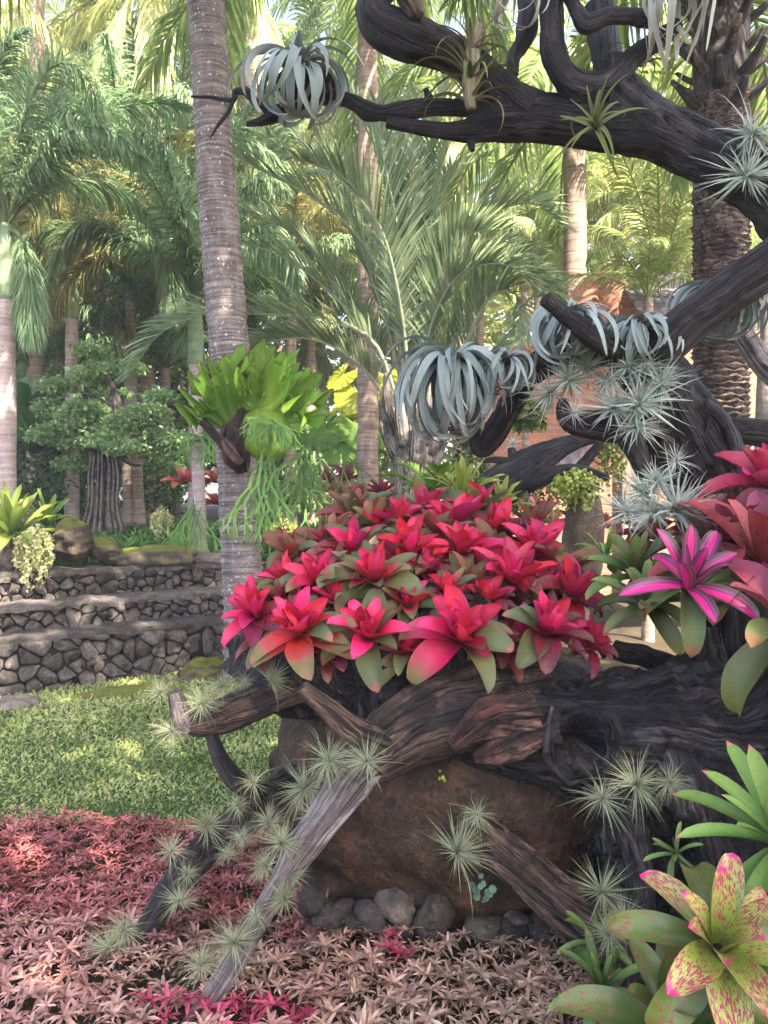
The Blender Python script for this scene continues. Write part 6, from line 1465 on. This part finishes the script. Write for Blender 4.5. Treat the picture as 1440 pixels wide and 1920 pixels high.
# ---------------------------------------------------------------- trailing bead plants
def trailing(label, c, rx, h, n, col, seed, strands=26, top=.12):
    r_ = np.random.default_rng(seed); root = thing('trailing_plant', label, 'trailing plant', c, 'trailing bead plants')
    disc = np.array([[math.cos(x), math.sin(x), .25 * math.cos(2 * x)] for x in np.linspace(0, 2 * np.pi, 7)[:-1]]) ; tri = np.array([[0, 1, 2], [0, 2, 3], [0, 3, 4], [0, 4, 5]])
    p = []
    for s in range(strands):
        th = r_.uniform(0, 6.28); q = math.sqrt(r_.random()); x0 = math.cos(th) * rx * q; y0 = math.sin(th) * rx * q
        ln = h * r_.uniform(.35, 1.0) * (1 - .5 * (x0 / rx) ** 2); m = max(3, int(n / strands))
        t = np.linspace(0, 1, m); bulge = np.sin(np.minimum(t * 4, 1) * 1.57)
        p.append(np.stack([x0 * (.7 + .4 * bulge) + .012 * np.sin(t * 20 + s), y0 * (.7 + .4 * bulge) - .02 * bulge, top * (1 - q) * (1 - t) - ln * t], 1) + r_.normal(0, .007, (m, 3)))
    p = np.vstack(p) + np.asarray(c); k = len(p)
    M = euler_mats(r_.uniform(0, 6.28, k), r_.normal(.9, .5, k), r_.normal(0, .6, k), r_.uniform(.008, .014, k) * (1.0 if rx < .12 else 1.25))
    V, Q, at = scatter(disc, tri, M, p, np.array(col)[None] * r_.uniform(.55, 1.15, (k, 1)))
    o = mk('leaves', V, None, Q, m_cover, root, at); o['kind'] = 'stuff'
    for s in range(4):
        x0 = (s - 1.5) * rx * .4
        V, Q, T, G_ = tube([np.asarray(c) + [x0 * .6, 0, .02], np.asarray(c) + [x0, -.01, -h * .4], np.asarray(c) + [x0 * 1.1, -.01, -h * .75]], [.004, .003, .002], 10, 5, 0, 1, 0)
        mk('stem', V, Q, T, m_shaft, root, {'grain': G_})
trailing('cream yellow bead leaved plant trailing over the top step', P(68, 1005, 6.7), .14, .48, 1500, (.62, .62, .28), 1, 40)
trailing('lime bead leaved plant draped over the standing stone', P(1080, 895, 4.3), .11, .2, 1000, (.42, .48, .1), 2, 40, .06)
trailing('bead leaved plant hanging from the black fork', P(1145, 815, 4.7), .09, .42, 900, (.42, .42, .12), 3, 30)
trailing('small cream bead plant on the grass by the bonsai', P(303, 965, 9.0), .12, .32, 500, (.5, .52, .22), 4, 24)
trailing('yellow bead plant at the foot of the coconut palm bed', P(530, 985, 7.6), .16, .3, 600, (.48, .5, .12), 5, 26)
trailing('bead plant strands below the silver palm', P(855, 900, 5.2), .1, .25, 300, (.5, .45, .2), 6, 16)

# ---------------------------------------------------------------- brick building
def mat_brick():
    m, nt, n, l = newmat('old_brick')
    tc = n.new('ShaderNodeTexCoord'); mp = n.new('ShaderNodeMapping'); l.new(tc.outputs['Object'], mp.inputs[0]); mp.inputs['Rotation'].default_value = (R(90), 0, 0)
    b = n.new('ShaderNodeTexBrick'); l.new(mp.outputs[0], b.inputs['Vector'])
    b.inputs['Color1'].default_value = (.50, .19, .11, 1); b.inputs['Color2'].default_value = (.36, .13, .08, 1); b.inputs['Mortar'].default_value = (.40, .25, .19, 1)
    b.inputs['Scale'].default_value = 1.0; b.inputs['Brick Width'].default_value = .22; b.inputs['Row Height'].default_value = .07; b.inputs['Mortar Size'].default_value = .007
    nz = noise(n, l, tc.outputs['Object'], 2.2, 5, .7)
    nz2 = noise(n, l, tc.outputs['Object'], 9.0, 5, .75)
    c = mixc(n, l, remap(n, l, nz, .42, .66, 0, .65), b.outputs[0], (.17, .12, .095))
    c = mixc(n, l, remap(n, l, nz2, .5, .7, 0, .6), c, (.45, .27, .2))
    finish(n, l, c, .9, .2, b.outputs['Fac'], -.5, .01); return m
m_brick = mat_brick()
bd = 9.0
bx0, bx1 = P(905, 940, bd)[0], P(1420, 940, bd)[0]
bzb = .4
br = thing('brick_building', 'old orange brick building with a rounded gable behind the dead tree', 'building', ((bx0 + bx1) / 2, bd, bzb))
def prism(name, poly, y0, y1, mat, root, bev=0.0):
    poly = np.array(poly); n = len(poly)
    F_ = np.c_[poly[:, 0], np.full(n, y0), poly[:, 1]]; B_ = np.c_[poly[:, 0], np.full(n, y1), poly[:, 1]]
    V = np.vstack([F_, B_]); Q = np.array([[i, n + i, n + (i + 1) % n, (i + 1) % n] for i in range(n)])
    ce = np.vstack([F_.mean(0), B_.mean(0)]); V = np.vstack([V, ce])
    T = np.array([[2 * n, i, (i + 1) % n] for i in range(n)] + [[2 * n + 1, n + (i + 1) % n, n + i] for i in range(n)])
    return mk(name, V, Q, T, mat, root, None, False)
def pz(px, py): q = P(px, py, bd); return (q[0], q[2])
pts = [(pz(905, 940)[0], bzb), (pz(1425, 940)[0], bzb), pz(1425, 620), pz(1260, 612), pz(1215, 580), pz(1190, 545), pz(1165, 518), pz(1130, 508), pz(1095, 520), pz(1065, 555), pz(1040, 600), pz(1000, 640), pz(905, 660)]
prism('wall', pts, bd, bd + .35, m_brick, br)
m_roof = mat_rock('grey_shingle', (.05, .045, .055), (.12, .105, .12), (.24, .2, .21), 6, bstr=.6)
for row in range(7):                                                  # shingle courses on the grey roof
    for j in range(9):
        x0 = P(1186 + j * 13.5 + (row % 2) * 6, 0, bd - .3)[0]; w = 13.0 / FPX * bd; zt = P(0, 520 + row * 13, bd - .3)[2]
        y = bd - .05 - row * .09
        V = np.array([[x0, y + .1, zt + .02], [x0 + w, y + .1, zt + .02], [x0 + w, y - .03, zt - .095], [x0, y - .03, zt - .095], [x0, y + .1, zt], [x0 + w, y + .1, zt], [x0 + w, y - .03, zt - .115], [x0, y - .03, zt - .115]])
        V = V + rng.normal(0, .004, (1, 3))
        mk('shingle', V, np.array([[0, 3, 2, 1], [4, 5, 6, 7], [0, 1, 5, 4], [3, 7, 6, 2], [0, 4, 7, 3], [1, 2, 6, 5]]), None, m_roof, br, None, False)
prism('roof_edge', [pz(1180, 520), pz(1312, 512), pz(1312, 598), pz(1225, 605), pz(1180, 560)], bd - .02, bd + .5, m_roof, br)
m_pale = mat_rock('pale_plank', (.1, .08, .06), (.19, .155, .125), (.28, .24, .2), 3, bstr=.2)
prism('door_post', [(pz(1160, 0)[0], bzb), (pz(1205, 0)[0], bzb), pz(1203, 800), pz(1162, 800)], bd - .12, bd - .03, m_pale, br)
wd_ = prism('window', [pz(1048, 835), pz(1100, 835), pz(1100, 898), pz(1048, 898)], bd - .03, bd + .01, m_roof, br)
prism('window_sill', [pz(1042, 898), pz(1106, 898), pz(1106, 906), pz(1042, 906)], bd - .08, bd - .002, m_pale, wd_)
sp_ = P(1425, 940, 6.6); col_ = thing('stone_pillar', 'grey pebbled pillar beside the date palm at the frame edge', 'pillar', (sp_[0], 6.6, .1))
V, Q, T = rock_mesh((.11, .11, 1.6), 15, 30, 20, 4, .03); V[:, 0] = np.clip(V[:, 0], -.1, .1); V[:, 1] = np.clip(V[:, 1], -.1, .1)
mk('shaft', V + np.array([sp_[0] + .06, 6.6, 1.5]), Q, T, mat_rock('pebble_dash', (.1, .085, .07), (.22, .19, .16), (.36, .32, .28), 14), col_)

# dark hut behind the left palm
hut = thing('dark_hut', 'dark shed wall with vertical slats behind the paddle leaved plant', 'hut', P(45, 940, 14))
m_hut = mat_rock('dark_slat', (.008, .008, .01), (.02, .02, .022), (.05, .045, .05), 4)
for j in range(14):
    x0 = P(-40 + j * 12, 0, 14)[0]; z0, z1 = 1.0, P(0, 800, 14)[2]; w = .1
    V = np.array([[x0, 14, z0], [x0 + w, 14, z0], [x0 + w, 14, z1], [x0, 14, z1], [x0, 14.06, z0], [x0 + w, 14.06, z0], [x0 + w, 14.06, z1], [x0, 14.06, z1]])
    mk('slat', V, np.array([[0, 1, 2, 3], [5, 4, 7, 6], [1, 5, 6, 2], [4, 0, 3, 7], [3, 2, 6, 7], [0, 4, 5, 1]]), None, m_hut, hut, None, False)
prism_z = P(0, 795, 14)[2]
V = np.array([[P(-60, 0, 14)[0], 13.7, prism_z], [P(150, 0, 14)[0], 13.7, prism_z], [P(150, 0, 14)[0], 15.5, prism_z + .9], [P(-60, 0, 14)[0], 15.5, prism_z + .9]]); V = np.vstack([V, V - [0, 0, .08]])
mk('roof', V, np.array([[0, 1, 2, 3], [7, 6, 5, 4], [0, 4, 5, 1], [1, 5, 6, 2], [2, 6, 7, 3], [3, 7, 4, 0]]), None, m_hut, hut, None, False)

# hanging fern and small air plants on posts before the brick wall
c = P(985, 800, 7.4); root = thing('fern_post', 'slim post topped by a round hanging fern before the brick wall', 'fern', P(985, 960, 7.4))
trunk_part(root, [P(988, 960, 7.4), P(987, 870, 7.4), P(985, 790, 7.4)], [.04, .035, .03], m_coc2, nu=16)
V, Q, at = leaf_cloud(P(985, 775, 7.4), (.2, .18, .16), 520, .1, (.08, .15, .03), (.3, .4, .1), 811, .3); mk('foliage', V, Q, None, m_far, root, at)
c = P(960, 850, 6.6); root = thing('stump_post', 'black stub post carrying a tiny pale air plant', 'post', P(960, 930, 6.6))
a = Acc(); limb(a, [(962, 930, 6.6, 11), (962, 880, 6.6, 10), (960, 840, 6.6, 10)], nu=20, nv=12, lump=.15); a.mk('post', m_dark, root)
o = put('air_plant', TW[0], m_till, None, tuple(P(960, 832, 6.6))); o.scale = (.14,) * 3; tag(o, 'tiny pale air plant on the black stub post', 'air plant')

# ---------------------------------------------------------------- the broad garden tree behind the viewer that shades the near bed
sh_c = np.array([-.2, 3.0, 1.0]) + np.array(SUN) * 10.2
sht = thing('shade_tree', 'broad leafy tree behind the viewer shading the near bed', 'tree', (5.0, -6.5, 0))
fk = np.array([4.6, -4.6, 5.8])
trunk_part(sht, [np.array([5.0, -6.5, -.1]), np.array([4.9, -6.0, 2.5]), fk, sh_c], [.4, .32, .26, .1], m_coc2, nu=40)
r_ = np.random.default_rng(5)
for i in range(17):
    th = i * 2.4; q = 4.6 * math.sqrt((i + .5) / 17); e = sh_c + np.array([math.cos(th) * q, math.sin(th) * q, r_.uniform(-.5, .7)])
    V, Q, T, G_ = tube([fk, (sh_c + e) / 2 - [0, 0, .6], e], [.14, .08, .03], 16, 8, .02, 3, .05)
    mk('branch', V, Q, T, m_coc2, sht, {'grain': G_})
    if i > 13: e = np.array([(1.1, 3.0, 9.1), (.3, 4.0, 9.3), (-.4, 4.8, 9.0)][i - 14])  # last clumps are added out of view to shade the coconut trunk
    V, Q, at = leaf_cloud(e, (1.9, 1.9, .8), 640, .36, (.04, .09, .02), (.12, .2, .05), 2000 + i, .05)
    ce = V.reshape(-1, 4, 3).mean(1); keep = np.ones(len(ce), bool); S_ = np.array(SUN)
    for hc, hr in (((-1.28, 3.25, .05), .2), ((-1.5, 4.5, 0), .24)):       # two openings in the crown let thin sun through
        q = ce - np.array(hc); dist = np.linalg.norm(q - (q @ S_)[:, None] * S_, axis=1)
        keep &= ~((dist < hr + .12) & (r_.random(len(ce)) < .8))
    V = V.reshape(-1, 4, 3)[keep].reshape(-1, 3); Q = Q[:len(V) // 4]; at = {'Col': at['Col'].reshape(-1, 4, 3)[keep].reshape(-1, 3)}
    mk('crown', V, Q, None, m_far, sht, at)

# ---------------------------------------------------------------- thin haze added to pale and soften the background
hm = bpy.data.materials.new('softening_haze'); hm.use_nodes = True; hn = hm.node_tree.nodes; hn.clear()
pv = hn.new('ShaderNodeVolumePrincipled'); pv.inputs['Color'].default_value = (.97, .98, 1.0, 1); pv.inputs['Density'].default_value = 0.003; pv.inputs['Anisotropy'].default_value = 0.0
ho = hn.new('ShaderNodeOutputMaterial'); hm.node_tree.links.new(pv.outputs[0], ho.inputs['Volume'])
V = np.array([[x, y, z] for x in (-66, 66) for y in (-26, 86) for z in (-1.2, 19)], float)
hz = mk('haze', V, np.array([[0, 1, 3, 2], [4, 6, 7, 5], [0, 4, 5, 1], [2, 3, 7, 6], [0, 2, 6, 4], [1, 5, 7, 3]]), None, hm, smooth=False, base=np.zeros(3))
tag(hz, 'thin pale haze added to soften the background', 'haze', kind='stuff')
